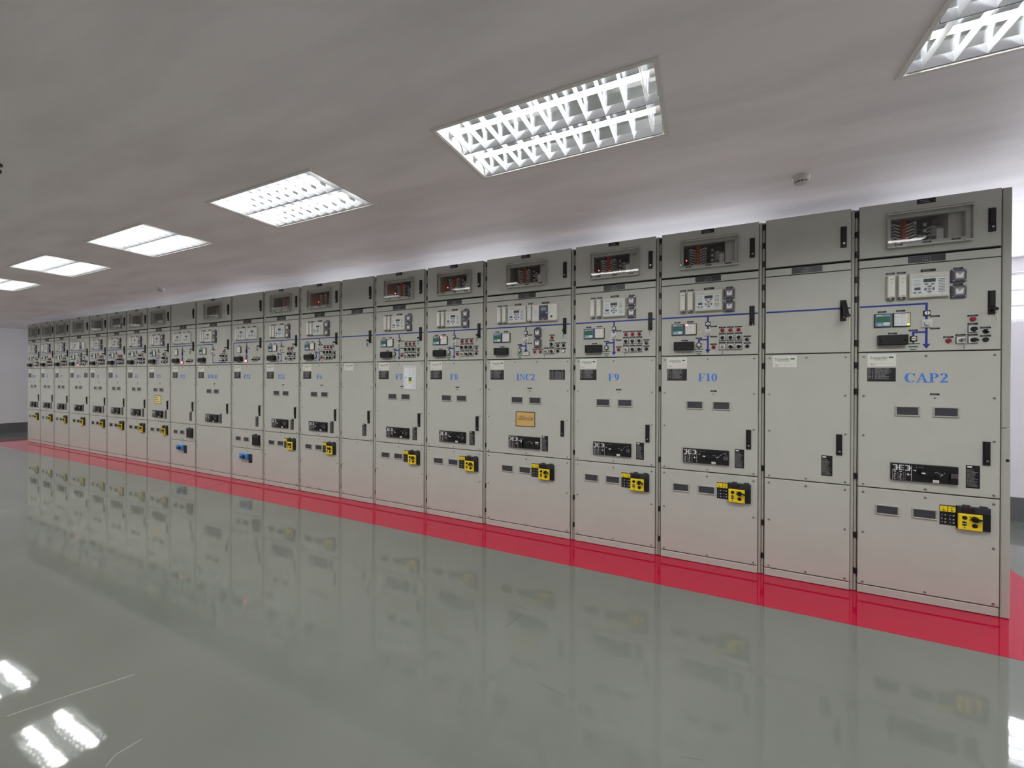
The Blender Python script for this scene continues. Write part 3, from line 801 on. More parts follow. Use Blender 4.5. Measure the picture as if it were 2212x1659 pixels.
def earthing_panel(root, x, z):
    """x, z: lower left corner of the yellow plate side"""
    p = part('earthing_switch_panel', root, (0,), lambda m: (m.rbox(0, .165, 0, -.018, 0, .158, 'black_plastic', .003), m.rbox(.002, .163, -.018, -.021, .116, .156, 'charcoal', .002),
             m.box(.018, .085, -.021, -.0222, .120, .150, 'black_plastic'), [m.box(.030 + k * .013, .036 + k * .013, -.0222, -.0226, .135, .142, 'red_dark') for k in range(3)],
             m.cyl(.010, .135, .004, -.021, -.0215, 'black_plastic', 10), m.cyl(.152, .132, .005, -.021, -.0215, 'black_plastic', 10)), x, z)
    def lp(m):
        m.box(-.084, -.001, 0, -.003, .015, .152, 'black_plastic')
        m.box(-.083, -.045, -.003, -.0036, .107, .146, 'yellow').box(-.041, -.003, -.003, -.0036, .107, .146, 'yellow')
        y0, y1, c = -.0036, -.0042, 'charcoal'
        for ox, k in ((-.064, 0), (-.022, 1)):
            m.box(ox - .0012, ox + .0012, y0, y1, .116, .128 if k == 0 else .142, c); m.box(ox - .009, ox + .009, y0, y1, .115, .118, c); m.prism([(ox - .006, .114), (ox + .006, .114), (ox, .109)], y0, y1, c)
            if k == 0: m.prism([(ox, .127), (ox + .0015, .128), (ox - .010, .136), (ox - .011, .134)], y0, y1, c); m.cyl(ox, .140, .0018, y0, y1, c, 8)
            else: m.box(ox - .008, ox, y0, y1, .131, .133, c)
            for r, zz in enumerate((.080, .052, .030)):
                m.box(ox - .013, ox - .004, -.003, -.0036, zz, zz + .006, 'grey_print'); m.box(ox + .005, ox + .013, -.003, -.0036, zz, zz + .006, 'white_print')
            m.box(ox - .013, ox - .010, -.003, -.0036, .056, .068, 'grey_print')
    part('symbol_plate', p, (0,), lp)
    def yp(m):
        m.rbox(.002, .121, -.018, -.028, .001, .110, 'yellow', .003)
        y0, y1, c = -.028, -.0286, 'charcoal'
        m.box(.020, .042, y0, y1, .030, .058, c).box(.020, .042, y1, y1 - .0004, .043, .046, 'white_print').box(.030, .032, y0, y1, .012, .066, c).prism([(.024, .016), (.038, .016), (.031, .010)], y0, y1, c)
        m.box(.056, .064, y0, y1, .090, .096, 'charcoal').box(.056, .061, y0, y1, .066, .078, c).box(.074, .080, y0, y1, .094, .098, c)
    yo = part('yellow_plate', p, (0,), yp)
    part('socket_hole', p, (0,), lambda m: m.cyl(.032, .084, .0135, -.028, -.0295, 'black_plastic', 16))
    part('socket_hole', p, (1,), lambda m: m.cyl(.082, .034, .0145, -.028, -.0295, 'black_plastic', 16))
    def kn(m):
        m.cyl(.082, .078, .020, -.028, -.044, 'black_plastic', 20, .018)
        m.prism([(.070, .068), (.096, .068), (.118, .071), (.118, .083), (.096, .089), (.070, .088)], -.044, -.056, 'black_plastic')
        m.prism([(.086, .071), (.100, .069), (.110, .072), (.110, .077), (.100, .079)], -.056, -.0566, 'silver')
    part('knob', p, ('earth',), kn)
    for a in (.031, .117):
        part('tab', p, (0,), lambda m: m.rbox(0, .036, 0, -.012, .157, .168, 'charcoal', .001), a)
    return p

def blank_panel(root, x, z):
    p = part('cover_plate', root, (0,), lambda m: (m.rbox(0, .165, 0, -.024, 0, .158, 'black_plastic', .003), m.rbox(.002, .163, -.024, -.026, .118, .156, 'charcoal', .002)), x, z)
    part('tab', p, ('b',), lambda m: m.rbox(.045, .085, 0, -.016, .157, .170, 'charcoal', .001))
    return p

def rotary_isolator(root, x, z):
    p = part('rotary_isolator', root, (0,), lambda m: m.rbox(0, .195, 0, -.03, 0, .083, 'switch_blue', .006), x, z)
    part('knob', p, ('iso',), lambda m: (m.cyl(.12, .038, .026, -.03, -.045, 'black_plastic', 18), m.rbox(.075, .165, -.045, -.062, .028, .048, 'black_plastic', .004), m.box(.07, .082, -.045, -.0635, .03, .046, 'silver')))
    part('side_plate', p, (0,), lambda m: m.box(.197, .282, 0, -.004, -.05, .083, 'black_plate').box(.205, .275, -.004, -.0045, .0, .06, 'charcoal'))
    return p

# ------------------------------------------------------------------ switchgear cabinets: the cabinet itself
Z_UP = (2.509, 2.897); Z_ST = (2.438, 2.492); Z_CT = (1.810, 2.431); Z_MN = (.803, 1.802); Z_BT = (.071, .795); Z_PL = (.004, .062)
HINGE_Z = (2.847, 2.697, 2.547, 2.358, 2.209, 1.878, 1.712, 1.513, .873, .427, .156)
def screws(m, pts):
    for x, z in pts:
        m.cyl(x, z, .0075, 0, -.003, 'steel', 10).cyl(x, z, .004, -.003, -.0045, 'mid_grey', 6)

def cabinet(X, w, kind, text, plate, label, first=False, last=False, alarm=None, lit=None, sw='crank'):
    dw = w - .05
    inc = w > .9
    root = link('switchgear_cabinet', None, None, (X, 0, 0), label=label, category='cabinet', group='switchgear cabinets standing in one long row')
    window = kind in ('cap', 'feed', 'inc', 'ts', 'bvb')
    wx0, wx1 = (.247, .699) if inc else (.152, .604)
    ox0, ox1, oz0, oz1 = wx0 + .027, wx1 - .027, 2.598, 2.776
    x0, x1 = -.05, dw
    # body with an open instrument bay behind the upper door
    def body(m):
        c = 'cabinet_frame'
        m.box(x0, x1, .034, .43, .004, 2.50, c).box(x0, x1, .43, 1.55, .004, 2.2, c)
        if window:
            m.box(x0, wx0 - .02, .034, .43, 2.50, 2.885, c).box(wx1 + .06, x1, .034, .43, 2.50, 2.885, c)
            m.box(wx0 - .02, wx1 + .06, .034, .36, 2.84, 2.885, c).box(wx0 - .02, wx1 + .06, .36, .43, 2.50, 2.885, 'cabinet_inside')
        else: m.box(x0, x1, .034, .43, 2.50, 2.885, c)
        m.rbox(-.046, -.024, .034, .014, .004, 2.889, c, .005).rbox(-.020, -.005, .034, .016, .004, 2.885, c, .005)
        for a, b in ((Z_UP[0], Z_ST[1]), (Z_ST[0], Z_CT[1]), (Z_CT[0], Z_MN[1]), (Z_MN[0], Z_BT[1]), (Z_BT[0], Z_PL[1])):
            m.box(0, dw, .034, .027, b - .004, a + .004, 'gap_shade')
        if kind == 'pt': m.box(0, dw, .034, .027, .500, .514, 'gap_shade')
        m.box(-.0045, 0, .034, .029, .004, 2.885, 'gap_shade')
        if last: m.box(dw, dw + .006, .43, .03, .004, 2.885, 'gap_shade')
    part('body', root, (w, kind in ('cap', 'feed', 'inc', 'ts', 'bvb'), kind == 'pt', last), body)
    part('plinth', root, (w,), lambda m: m.rbox(0, dw, .034, .004, *Z_PL, 'cabinet_paint', .003))
    part('header_strip', root, (w,), lambda m: m.rbox(0, dw, .03, .002, *Z_ST, 'cabinet_paint', .002))
    for z in HINGE_Z:
        part('hinge', root, (0,), lambda m: m.rbox(-.0085, .0085, .03, .008, -.0225, .0225, 'black_plastic', .002), -.0125, z)
    if last:
        t = part('end_trim', root, (0,), lambda m: (m.rbox(dw + .006, dw + .05, .43, 0, 1.281, 2.892, 'cabinet_frame', .004), m.rbox(dw + .006, dw + .05, 1.55, 0, .004, 1.277, 'cabinet_frame', .004)))
        part('hole_disc', t, (0,), lambda m: m.cyl(0, 0, .009, 0, -.0015, 'black_plastic', 14), .784, 1.064)  # black disc painted for the dark inside of a hole
    # doors
    def up(m):
        c = 'cabinet_paint'
        if window:
            def ring(a, b, e, f, y): return [(a, y, e), (b, y, e), (b, y, f), (a, y, f)]
            k = .003                                    # one sheet with its window cut out and a chamfered rim
            vs = ring(0, dw, *Z_UP, .028) + ring(0, dw, *Z_UP, k) + ring(k, dw - k, Z_UP[0] + k, Z_UP[1] - k, 0) + ring(ox0, ox1, oz0, oz1, 0) + ring(ox0, ox1, oz0, oz1, .028)
            m.add(vs, [(r * 4 + i, r * 4 + (i + 1) % 4, ((r + 1) % 5) * 4 + (i + 1) % 4, ((r + 1) % 5) * 4 + i) for r in range(5) for i in range(4)], c)
        else: m.rbox(0, dw, .028, 0, *Z_UP, c, .003)
    part('instrument_door', root, (w, window), up)
    part('control_door', root, (w,), lambda m: m.rbox(0, dw, .028, 0, *Z_CT, 'cabinet_paint', .003))
    sx = (.028, dw - .03); cx = dw / 2
    def mn(m):
        m.rbox(0, dw, .028, 0, *Z_MN, 'cabinet_paint', .003)
        top = [(.028, 1.773), (.344, 1.773), (.591, 1.773), (dw - .03, 1.773)] if inc else [(.028, 1.773), (cx, 1.773), (dw - .03, 1.773)]
        screws(m, top + [(a, z) for a in sx for z in (1.480, 1.186, .821)] + [(cx, .821)])
        if kind not in ('dummy', 'pt'): m.cyl(.512 if inc else .422, 1.473, .006, 0, -.003, 'steel', 12).cyl(.512 if inc else .422, 1.473, .004, -.003, -.004, 'mid_grey', 10)
    part('main_door', root, (w, kind in ('dummy', 'pt')), mn)
    if kind == 'pt':
        def b1(m): m.rbox(0, dw, .028, 0, .511, Z_BT[1], 'cabinet_paint', .003); screws(m, [(a, z) for a in (sx[0], cx, sx[1]) for z in (.762, .536)])
        def b2(m): m.rbox(0, dw, .028, 0, Z_BT[0], .503, 'cabinet_paint', .003); screws(m, [(a, z) for a in (sx[0], cx, sx[1]) for z in (.475, .088)])
        part('lower_door', root, ('pt1',), b1); part('lower_door', root, ('pt2',), b2)
    else:
        def bt(m): m.rbox(0, dw, .028, 0, *Z_BT, 'cabinet_paint', .003); screws(m, [(a, z) for a in (sx[0], cx, sx[1]) for z in (.762, .088)] + [(a, .462) for a in sx])
        part('lower_door', root, (w,), bt)
    ho = .061 if inc else .047
    door_handle(root, dw - ho, 2.687)
    door_handle(root, dw - ho, 2.128, open_=(text == 'DUMMY 2'))
    door_handle(root, dw - ho - .02, 1.103)
    # nameplate on the header strip
    npl = part('nameplate', root, (0,), lambda m: m.box(-.099, .099, .002, -.0005, -.0235, .0235, 'charcoal'), cx, 2.4665)
    mb = MB(); a, b = plate
    sans(mb, a, -.011 * len(a) / 2, .011 * len(a) / 2, .003, .016, -.0009, 'engraved_text')
    sans(mb, b, -.0105 * len(b) / 2, .0105 * len(b) / 2, -.017, -.003, -.0009, 'engraved_text')
    link('lettering', mb.mesh('lettering'), npl)
    if window:
        tag_plate(root, .462 if inc else .371, 2.876, .099, .033, 1)
        s = 'wx%d' % inc
        cv = part('window_cover', root, (0,), lambda m: (m.box(0, .452, 0, -.028, 0, .004, 'cabinet_frame'), m.box(0, .452, 0, -.028, .251, .255, 'cabinet_frame'), m.box(0, .004, 0, -.028, .004, .251, 'cabinet_frame'), m.box(.448, .452, 0, -.028, .004, .251, 'cabinet_frame'),
             m.rbox(0, .452, -.028, -.032, -.004, .008, 'cabinet_paint', .001), m.rbox(0, .452, -.028, -.032, .238, .248, 'cabinet_paint', .001), m.rbox(0, .452, -.028, -.032, .252, .259, 'cabinet_paint', .001),
             [m.cyl(a, z, .005, -.032, -.036, 'steel', 10) for a in (.048, .404) for z in (.002, .25)]), wx0, 2.562)
        part('clear_pane', cv, (0,), lambda m: m.box(.004, .448, -.0245, -.027, .004, .251, 'clear_cover'))
        for a in (.070, .225, .375): tag_plate(cv, a, .022, .046, .013, 2)
        bx = wx0
        part('instrument_backplate', root, (0,), lambda m: m.box(.0, .49, .30, .306, -.05, .27, 'charcoal'), bx, 2.562)
        part('side_panel', root, ('bay',), lambda m: m.box(.356, .366, .05, .27, -.03, .25, 'cabinet_paint').box(.366, .470, .05, .056, -.03, .25, 'cabinet_paint'), bx, 2.562)
        for a in (.075, .205):
            part('terminal_strip', root, (0,), lambda m: (m.box(-.007, .007, .12, .29, 0, .20, 'pale_green'), [m.box(-.0075, .0075, .117, .12, .006 + k * .02, .016 + k * .02, 'charcoal') for k in range(9)]), bx + a, 2.575)
        part('cable_bundle', root, (0,), lambda m: (m.tubepath([(0, .14, -.01), (.004, .13, .08), (-.002, .13, .16), (.004, .15, .24)], .016, 'orange_cable', 10), m.tubepath([(.014, .15, -.01), (.012, .145, .1), (.018, .15, .22)], .012, 'orange_cable', 8)), bx + .14, 2.57)
        def wires(m):
            for k in range(8):
                zz = .015 + k * .024
                m.rod((.082, .125, zz + .012), (.126, .14, zz - .004), .0055, 'white_wire', 6); m.rod((.198, .125, zz + .012), (.158, .14, zz - .004), .0055, 'white_wire', 6)
        part('wiring', root, (0,), wires, bx, 2.578)
        part('wire_loop', root, (0,), lambda m: [m.tubepath([(.005 + .0, .118, k * .028), (.03, .105, k * .028 + .012), (.045, .10, k * .028 + .004), (.03, .105, k * .028 - .006)], .003, 'white_wire', 5) for k in range(5)], bx + .262, 2.60)
        for a, zz in ((.262, 2.590), (.262, 2.635), (.262, 2.680), (.262, 2.725)):
            part('auxiliary_relay', root, (0,), lambda m: m.rbox(-.028, .022, .28, .12, 0, .038, 'black_plastic', .002).box(-.012, .004, .12, .118, .008, .03, 'pale_green'), bx + a, zz)
        part('control_module', root, (0,), lambda m: m.rbox(-.024, .05, .29, .10, 0, .15, 'mid_grey', .003).box(-.018, .006, .10, .0985, .01, .08, 'charcoal').box(.008, .046, .10, .0985, .015, .13, 'white_plastic'), bx + .305, 2.568)
        part('led', root, (bool(alarm),), lambda m: [m.cyl(0, k * .016, .0045, .13, .12, 'red_led' if (k == 2 and alarm) else 'red_dark', 8) for k in range(5)], bx + .048, 2.645)
    # mimic diagram
    lx = .468 if inc else (.36 if kind == 'pt' else .376)
    LT = .0065
    yb, yf = 0, -.0009
    def mimic(m):
        H = lambda a, b, z: m.box(a, b, yb, yf, z - LT, z + LT, 'line_blue')
        V = lambda x, a, b: m.box(x - LT, x + LT, yb, yf, a, b, 'line_blue')
        zl = 2.1455
        if kind == 'cap':
            if last: H(.004, lx + LT, zl)
            else: H(lx - LT, dw - .004, zl)
        elif kind == 'bvb':
            H(.004, lx + LT, zl); V(lx, 1.842, zl - LT); H(lx - LT, dw - .004, 1.842)
        elif text == 'PT2':
            H(.034 - LT, dw - .004, zl); V(.034, 1.842, zl - LT); H(.004, .034 + LT, 1.842)
        else: H(.004, dw - .004, zl)
        if kind in ('cap', 'feed', 'ts'):
            V(lx, 1.858, zl - LT); m.prism([(lx - .021, 1.858), (lx + .021, 1.858), (lx, 1.824)], yb, yf, 'line_blue')
        if kind == 'inc':
            V(lx, 1.90, zl - LT); m.prism([(lx - .020, 1.884), (lx + .020, 1.884), (lx + .004, 1.916), (lx - .004, 1.916)], yb, yf, 'line_blue')
        if kind in ('cap', 'feed', 'ts', 'inc'):
            H(lx - .07 - LT, lx - LT, 1.943); V(lx - .07, 1.91, 1.937)
        if kind == 'pt':
            V(lx, 1.87, zl - LT); m.box(lx - .022, lx + .022, yb, yf, 1.976, 2.044, 'line_blue')
            for zz in (1.935, 1.905): m.arc(lx, zz, (.027, .021), (.016, .011), 0, 360, yb, yf - .0002, 'line_blue', 16)
    part('mimic_line', root, (w, kind, last, text if kind == 'pt' else 0), mimic)
    if kind in ('cap', 'feed', 'ts', 'inc'):
        gx = lx - .07
        def gnd(m):
            c = 'earth_green'
            m.box(-.005, .005, 0, -.0009, .004, .022, c).box(-.036, .036, 0, -.0009, -.003, .004, c).box(-.026, .026, 0, -.0009, -.024, -.017, c).box(-.016, .016, 0, -.0009, -.044, -.037, c)
        part('earth_symbol', root, (0,), gnd, gx, 1.861)
        position_indicator(root, gx, 1.898, False); tag_plate(root, gx, 1.9575, .05)
    if kind in ('cap', 'feed', 'ts', 'inc', 'bvb', 'pt'):
        position_indicator(root, lx, 2.077, kind not in ('inc',))
    if kind in ('cap', 'feed', 'ts', 'inc', 'bvb'):
        breaker_switch(root, lx, 2.003); tag_plate(root, lx + .045, 2.0535, .05, seed=1); tag_plate(root, lx + .045, 1.966, .05, seed=2)
    if kind != 'dummy':
        cover_box(root, .186, 1.891); tag_plate(root, .192, 1.9405, .05, seed=3)
    sel = lambda x, z, a: (selector_switch(root, x, z, a), tag_plate(root, x, z + .0355, seed=int(x * 100)))
    lmp = lambda x, z: (lamp(root, x, z), tag_plate(root, x, z + .025, seed=int(x * 100)))
    but = lambda x, z, k='black': (push_button(root, x, z, k), tag_plate(root, x, z + .025, seed=int(x * 100)))
    kys = lambda x, z: (key_switch(root, x, z), tag_plate(root, x, z + .0365, seed=int(x * 100)))
    if kind in ('cap', 'feed', 'ts', 'bvb'):
        o = .07 if kind == 'bvb' else 0
        for a in (.177, .238): power_module(root, a, 2.272); tag_plate(root, a, 2.3785, .050, .013)
        protection_relay(root, .379, 2.274, alarm); tag_plate(root, .383, 2.381, .08, .018, 2)
        for zz in (2.324, 2.214): test_block(root, .536, zz)
        tag_plate(root, .538, 2.3775, .05, .012); tag_plate(root, .538, 2.2665, .05, .012, 1)
    if kind == 'inc':
        for a in (.164, .226, .516): power_module(root, a, 2.272); tag_plate(root, a, 2.3785, .050, .013)
        protection_relay(root, .371, 2.272, alarm); tag_plate(root, .375, 2.381, .08, .018, 2)
        wide_relay(root, .683, 2.271); tag_plate(root, .685, 2.376, .08, .018, 3)
        for zz in (2.072, 1.965): test_block(root, .602, zz)
        tag_plate(root, .602, 2.1235, .05, .012); tag_plate(root, .602, 2.0175, .05, .012, 1)
        lmp(.756, 2.017); sel(.754, 1.953, -90); sel(.754, 1.877, -30); kys(.692, 1.877); lmp(.568, 1.877); lmp(.631, 1.877)
        but(.818, 1.935, 'rotary'); but(.878, 1.935); but(.818, 1.878); but(.878, 1.878, 'white')
        if text == 'INC1': red_window_lamp(root, lx, 1.866)
        sb = None if text == 'INC1' else part('source_box', root, (0,), lambda m: m.rbox(-.038, .038, 0, -.006, -.02, .02, 'charcoal', .001).box(-.034, .034, -.006, -.0066, -.016, .016, 'white_plastic'), lx, 1.861)
        if sb: part('lettering', sb, ('src',), lambda m: m.box(-.018, .018, -.0066, -.0068, -.002, .004, 'mid_grey'))
    if kind == 'pt':
        for a, b in ((.142, .265), (.418, .541)):
            power_module(root, a, 2.272); tag_plate(root, a, 2.3785, .05, .013); protection_relay(root, b, 2.274, None); tag_plate(root, b + .01, 2.381, .08, .018, 2)
        annunciator(root, .180, 2.037); tag_plate(root, .18, 2.1025, .05)
        red_window_lamp(root, lx, 1.860); tag_plate(root, lx + .05, 2.0535, .05, seed=1)
        sel(.545, 1.877, 180); sel(.61, 1.877, -30); but(.672, 1.88)
    if kind in ('cap', 'feed', 'ts', 'inc', 'bvb'):
        power_meter(root, .134, 2.037); tag_plate(root, .132, 2.102, .05); annunciator(root, .239, 2.037, lit); tag_plate(root, .236, 2.103, .05, seed=1)
    if kind == 'feed':
        for a in (.486, .546, .606): lmp(a, 2.017); sel(a, 1.953, -90)
        kys(.486, 1.875); sel(.546, 1.875, -25); sel(.606, 1.875, 0); lmp(.42, 1.877); but(.67, 1.934, 'rotary'); but(.67, 1.877)
    if kind == 'cap':
        lmp(.612, 2.020); sel(.612, 1.953, -90); sel(.612, 1.878, -15); kys(.552, 1.878); lmp(.490, 1.877); but(.675, 1.934, 'rotary'); but(.675, 1.878)
    if kind == 'ts':
        for a in (.546, .606): lmp(a, 2.017); sel(a, 1.953, -90)
        but(.484, 1.877); kys(.546, 1.875); sel(.606, 1.875, 0); but(.67, 1.934, 'rotary'); but(.67, 1.877)
    if kind == 'bvb':
        lmp(.785, 2.017); sel(.715, 1.953, 180); sel(.785, 1.953, -90); kys(.715, 1.877); sel(.785, 1.877, -30); but(.85, 1.94, 'rotary'); but(.85, 1.88)
    # main door
    brand_plate(root, .131, 1.7465)
    if kind != 'dummy':
        rating_table(root, .130, 1.6395)
        mb = MB(); serif(mb, text, cx + (-.008 if inc else .002), 1.584, 1.650, -.0004, 'letter_blue', {'CAP2': .235, 'CAP1': .235, 'INC2': .212, 'INC1': .205, 'F10': .15, 'BVB-01': .265}.get(text, .155 if len(text) == 3 else .106))
        link('lettering', mb.mesh('lettering'), root, label='blue serif letters')
    if kind in ('cap', 'feed', 'ts', 'inc', 'bvb'):
        tag_plate(root, .512 if inc else .422, 1.5005, .049, .0125, 1)
        o = .093 if inc else 0
        sight_window(root, .275 + o, 1.376); sight_window(root, .480 + o, 1.376)
        breaker_panel(root, .362 + o, .936, sw); instruction_label(root, (.683 if inc else .618), .937)
        if kind != 'bvb':
            sight_window(root, .166 + o, .6445); sight_window(root, .370 + o, .6465); earthing_panel(root, .535 + (.086 if inc else 0), .573)
    if kind == 'inc': striped_plate(root, .811, 1.6405)
    if kind in ('dummy', 'pt'): instruction_label(root, dw - .142 if kind == 'dummy' else .618, .936)
    if kind == 'pt':
        sight_window(root, .160, .650); sight_window(root, .364, .650); blank_panel(root, .535, .575); rotary_isolator(root, .225, .344)
    return root

ROW = [  # from the right: width, kind, letters, nameplate lines, label, alarm rows, lit lamp, breaker handle
    (.8, 'cap', 'CAP2', ('=J19', 'CAP.2'), 'beige switchgear cabinet lettered CAP2 in blue, last one at the right end', None, 'green', 'lever'),
    (.6, 'dummy', 'DUMMY 2', ('=DM2', 'DUMMY 2'), 'narrow beige cabinet without blue letters, between the F10 and CAP2 cabinets', None, None, ''),
    (.8, 'feed', 'F10', ('=J18', 'OUT.10'), 'beige switchgear cabinet lettered F10 in blue, left of the nearer narrow cabinet', (5,), 'red', 'crank'),
    (.8, 'feed', 'F9', ('=J17', 'OUT.9'), 'beige switchgear cabinet lettered F9 in blue, between INC2 and F10', (5,), None, 'crank'),
    (1., 'inc', 'INC2', ('=J16', 'INC.2'), 'wide beige switchgear cabinet lettered INC2, with an amber Thai sign on its door', None, None, 'up'),
    (.8, 'feed', 'F8', ('=J15', 'OUT.8'), 'beige switchgear cabinet lettered F8 in blue, left of the wide INC2 cabinet', (5,), 'red', 'crank'),
    (.8, 'feed', 'F7', ('=J14', 'OUT.7'), 'beige switchgear cabinet lettered F7, with a white paper sheet on its door', (5,), None, 'crank'),
    (.6, 'dummy', 'DUMMY 1', ('=DM1', 'DUMMY 1'), 'narrow beige cabinet without blue letters, between the F6 and F7 cabinets', None, None, ''),
    (.8, 'feed', 'F6', ('=J13', 'OUT.6'), 'beige switchgear cabinet lettered F6 in blue, left of the farther narrow cabinet', (4, 6), None, 'crank'),
    (.8, 'ts', 'TS2', ('=J12', 'TS.2'), 'beige switchgear cabinet lettered TS2 in blue, between PT2 and F6', None, None, 'crank'),
    (.8, 'pt', 'PT2', ('=J11', 'PT.2'), 'beige switchgear cabinet lettered PT2, with a blue rotary switch low down', None, None, ''),
    (1., 'bvb', 'BVB-01', ('=J10', 'BVB-01'), 'wide beige switchgear cabinet with a plain lower door, left of PT2', None, None, 'crank'),
    (.8, 'pt', 'PT1', ('=J09', 'PT.1'), 'beige switchgear cabinet lettered PT1, with the farther blue rotary switch', None, None, ''),
    (.8, 'ts', 'TS1', ('=J08', 'TS.1'), 'beige switchgear cabinet lettered TS1, with a small pale yellow sign on it', None, None, 'crank'),
    (.8, 'feed', 'F5', ('=J07', 'OUT.5'), 'distant beige switchgear cabinet directly left of the TS1 cabinet with yellow sign', None, None, 'crank'),
    (.8, 'feed', 'F4', ('=J06', 'OUT.4'), 'distant beige switchgear cabinet, second to the left of the TS1 cabinet', None, None, 'crank'),
    (.8, 'feed', 'F3', ('=J05', 'OUT.3'), 'distant beige switchgear cabinet directly right of the far wide cabinet with pink lamp', None, None, 'crank'),
    (1., 'inc', 'INC1', ('=J04', 'INC.1'), 'wide distant beige switchgear cabinet with a glowing pink lamp, fourth from the far end', None, None, 'up'),
    (.8, 'feed', 'F2', ('=J03', 'OUT.2'), 'distant beige switchgear cabinet, third from the far left end of the row', None, None, 'crank'),
    (.8, 'feed', 'F1', ('=J02', 'OUT.1'), 'distant beige switchgear cabinet, second from the far left end of the row', None, None, 'crank'),
    (.8, 'cap', 'CAP1', ('=J01', 'CAP.1'), 'farthest beige switchgear cabinet, at the left end of the row', None, None, 'crank'),
]
CABX = []
def build_row():
    X = 0.0
    for i, (w, kind, text, plate, label, alarm, lit, sw) in enumerate(ROW):
        if i: X -= w
        CABX.append(X)
        cabinet(X, w, kind, text, plate, label, last=(i == 0), alarm=alarm, lit=lit, sw=sw)
build_row()

# ------------------------------------------------------------------ keys, signs and paper on the cabinets
WHO = ['CAP2', 'DUMMY 2', 'F10', 'F9', 'INC2', 'F8', 'F7', 'narrow cabinet between F6 and F7', 'F6', 'TS2', 'PT2', 'wide cabinet left of PT2', 'PT1', 'TS1', 'cabinet left of TS1',
       'second cabinet left of TS1', 'fifth cabinet from the far end', 'far wide cabinet', 'third cabinet from the far end', 'second cabinet from the far end', 'farthest cabinet']  # the cabinets as the labels of their keys name them
TAGC = ['tag_cream', 'tag_cream', 'tag_cream', 'mid_grey', 'tag_blue', 'silver', 'tag_blue', 'silver', 'silver', 'silver', 'silver', 'mid_grey', 'silver', 'silver', 'silver', 'mid_grey', 'silver', 'silver', 'silver', 'silver', 'silver']
TAGN = {'tag_cream': 'cream tag', 'mid_grey': 'grey tag', 'tag_blue': 'pale blue tag', 'silver': 'metal tag'}
def hung_key(i, x, z, y, where):
    k = ('door', TAGC[i])
    if k not in CACHE:
        mb = MB(); mb.cyl(0, 0, .010, 0, -.022, 'black_plastic', 14, .009).box(-.0015, .0015, -.022, -.034, -.006, .006, 'steel').prism([(.012 * math.cos(t * PI / 6), .012 * math.sin(t * PI / 6)) for t in range(12)], -.034, -.037, 'black_plastic'); CACHE[k] = mb.mesh('key')
        mb = MB(); n = 14
        mb.tubepath([(0, -.036 + .010 * math.sin(2 * PI * t / n), -.018 + .012 * math.cos(2 * PI * t / n)) for t in range(n + 1)], .0012, 'steel', 5); CACHE[k + (1,)] = mb.mesh('ring')
        mb = MB(); mb.box(-.0012, .0012, -.047, -.026, -.078, -.03, TAGC[i]); CACHE[k + (2,)] = mb.mesh('tag')
    o = link('key', CACHE[k], None, (x, y, z), label='key with %s %s' % (TAGN[TAGC[i]], where), category='key', group='keys in the cabinet door handles')
    link('ring', CACHE[k + (1,)], o); link('tag', CACHE[k + (2,)], o)
def switch_key(i, x, z):
    k = ('switch',)
    if k not in CACHE:
        mb = MB(); mb.box(-.0012, .0012, 0, -.016, -.005, .005, 'steel').prism([(.010 * math.cos(t * PI / 6), .010 * math.sin(t * PI / 6)) for t in range(12)], -.016, -.0185, 'steel'); CACHE[k] = mb.mesh('key')
        mb = MB(); mb.tubepath([(0, -.018, -.006), (.001, -.022, -.022), (0, -.021, -.036)], .0012, 'steel', 5).rod((0, -.021, -.034), (.0, -.019, -.062), .003, 'mid_grey', 6); CACHE[k + (1,)] = mb.mesh('spare_key')
    o = link('key', CACHE[k], None, (x, -.024, z), label='steel key in the key switch of the %s' % (WHO[i] + ('' if 'cabinet' in WHO[i] or 'wide one' in WHO[i] else ' cabinet')), category='key', group='keys in the key switches')
    link('spare_key', CACHE[k + (1,)], o)
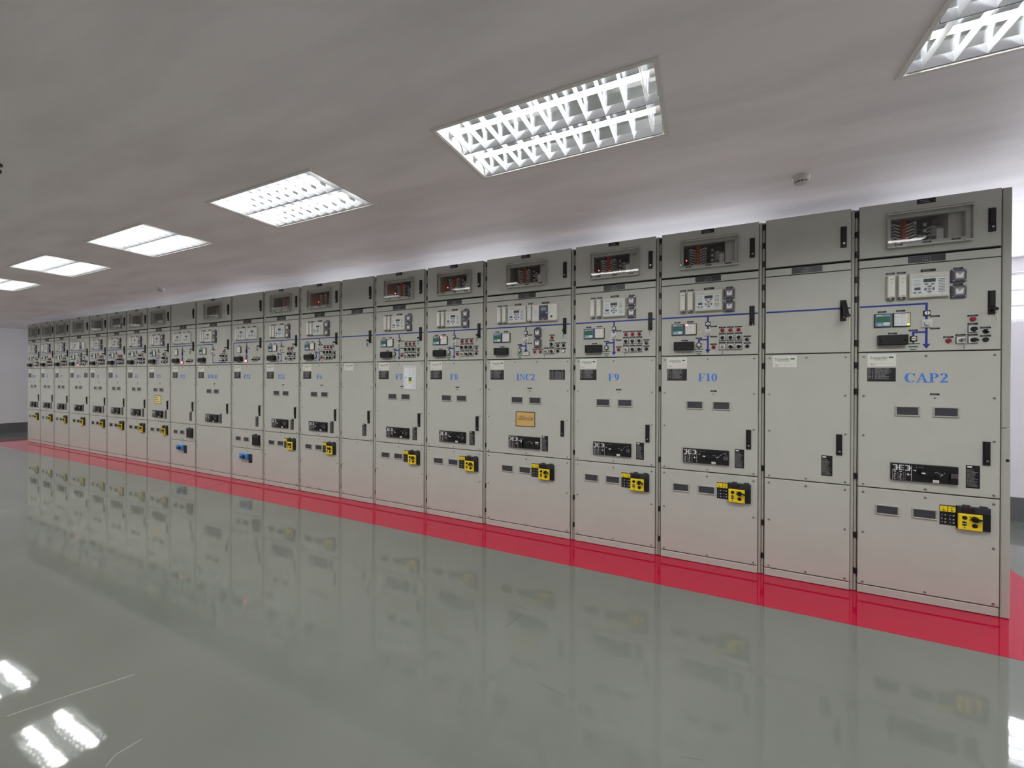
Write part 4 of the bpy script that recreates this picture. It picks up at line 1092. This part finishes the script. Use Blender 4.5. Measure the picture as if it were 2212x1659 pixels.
def build_keys():
    for i, (w, kind, *_r) in enumerate(ROW):
        dw = w - .05; inc = w > .9; X = CABX[i]; ho = .061 if inc else .047
        who = WHO[i] + ('' if 'cabinet' in WHO[i] or 'wide one' in WHO[i] else ' cabinet')
        if i == 1: hung_key(i, X + dw - ho, 2.128 - .055, -.092, 'on the open door lever of the %s' % who)
        elif i == 15: hung_key(i, X + dw - ho, 2.687 - .05, -.0146, 'on the uppermost handle of the %s' % who)
        elif i != 19: hung_key(i, X + dw - ho, 2.128 - .05, -.0146, 'on the middle handle of the %s' % who)
        kx = {'feed': (.486, 1.875), 'cap': (.552, 1.878), 'ts': (.546, 1.875), 'inc': (.692, 1.877), 'bvb': (.715, 1.877)}.get(kind)
        if kx: switch_key(i, X + kx[0], kx[1])
build_keys()

def thai_sign():
    o = link('warning_sign', None, None, (CABX[4] + .4645, -.0005, 1.178), label='amber sign with dark Thai writing on the INC2 cabinet', category='sign')
    mb = MB(); mb.box(-.11, .11, 0, -.002, -.078, .078, 'sign_border').box(-.103, .103, -.002, -.0026, -.071, .071, 'amber'); link('board', mb.mesh('board'), o)
    mb = MB(); sans(mb, 'ไม่ได้จ่ายไฟ', -.088, .088, -.012, .034, -.0031, 'letter_dark'); link('lettering', mb.mesh('lettering'), o)
    o = link('warning_sign', None, None, (CABX[13] + .347, -.0005, 1.1955), label='pale yellow sign with rows of fine print on the TS1 cabinet', category='sign')
    mb = MB(); mb.box(-.115, .115, 0, -.002, -.078, .078, 'sign_border').box(-.108, .108, -.002, -.0026, -.071, .071, 'sign_pale'); link('board', mb.mesh('board'), o)
    mb = MB(); dashes(mb, -.09, .09, -.055, .055, 3, -.003, 'sign_border', 4, .3); link('lettering', mb.mesh('lettering'), o)
thai_sign()
def paper_sheet():
    o = link('paper_sheet', None, None, (CABX[6] + .542, -.0005, 1.6115), label='white printed sheet with green and yellow blocks taped to the F7 cabinet', category='paper sheet')
    mb = MB(); mb.prism([(-.094, -.139), (.090, -.140), (.094, .138), (-.092, .141)], 0, -.0012, 'paper'); link('sheet', mb.mesh('sheet'), o)
    mb = MB(); y0, y1 = -.0012, -.0016
    mb.box(-.018, .028, y0, y1, -.045, .002, 'print_green').box(-.02, .03, y0, y1, -.078, -.046, 'print_yellow').box(-.085, -.045, y0, y1, .000, .006, 'letter_dark').box(-.08, .085, y0, y1, .122, .127, 'grey_print')
    dashes(mb, .035, .085, -.13, .118, 22, y1, 'grey_print', 2, .2); dashes(mb, -.016, .028, .015, .118, 9, y1, 'grey_print', 6, .2); dashes(mb, -.085, -.025, -.12, -.01, 7, y1, 'grey_print', 8, .16)
    link('print', mb.mesh('print'), o)
paper_sheet()
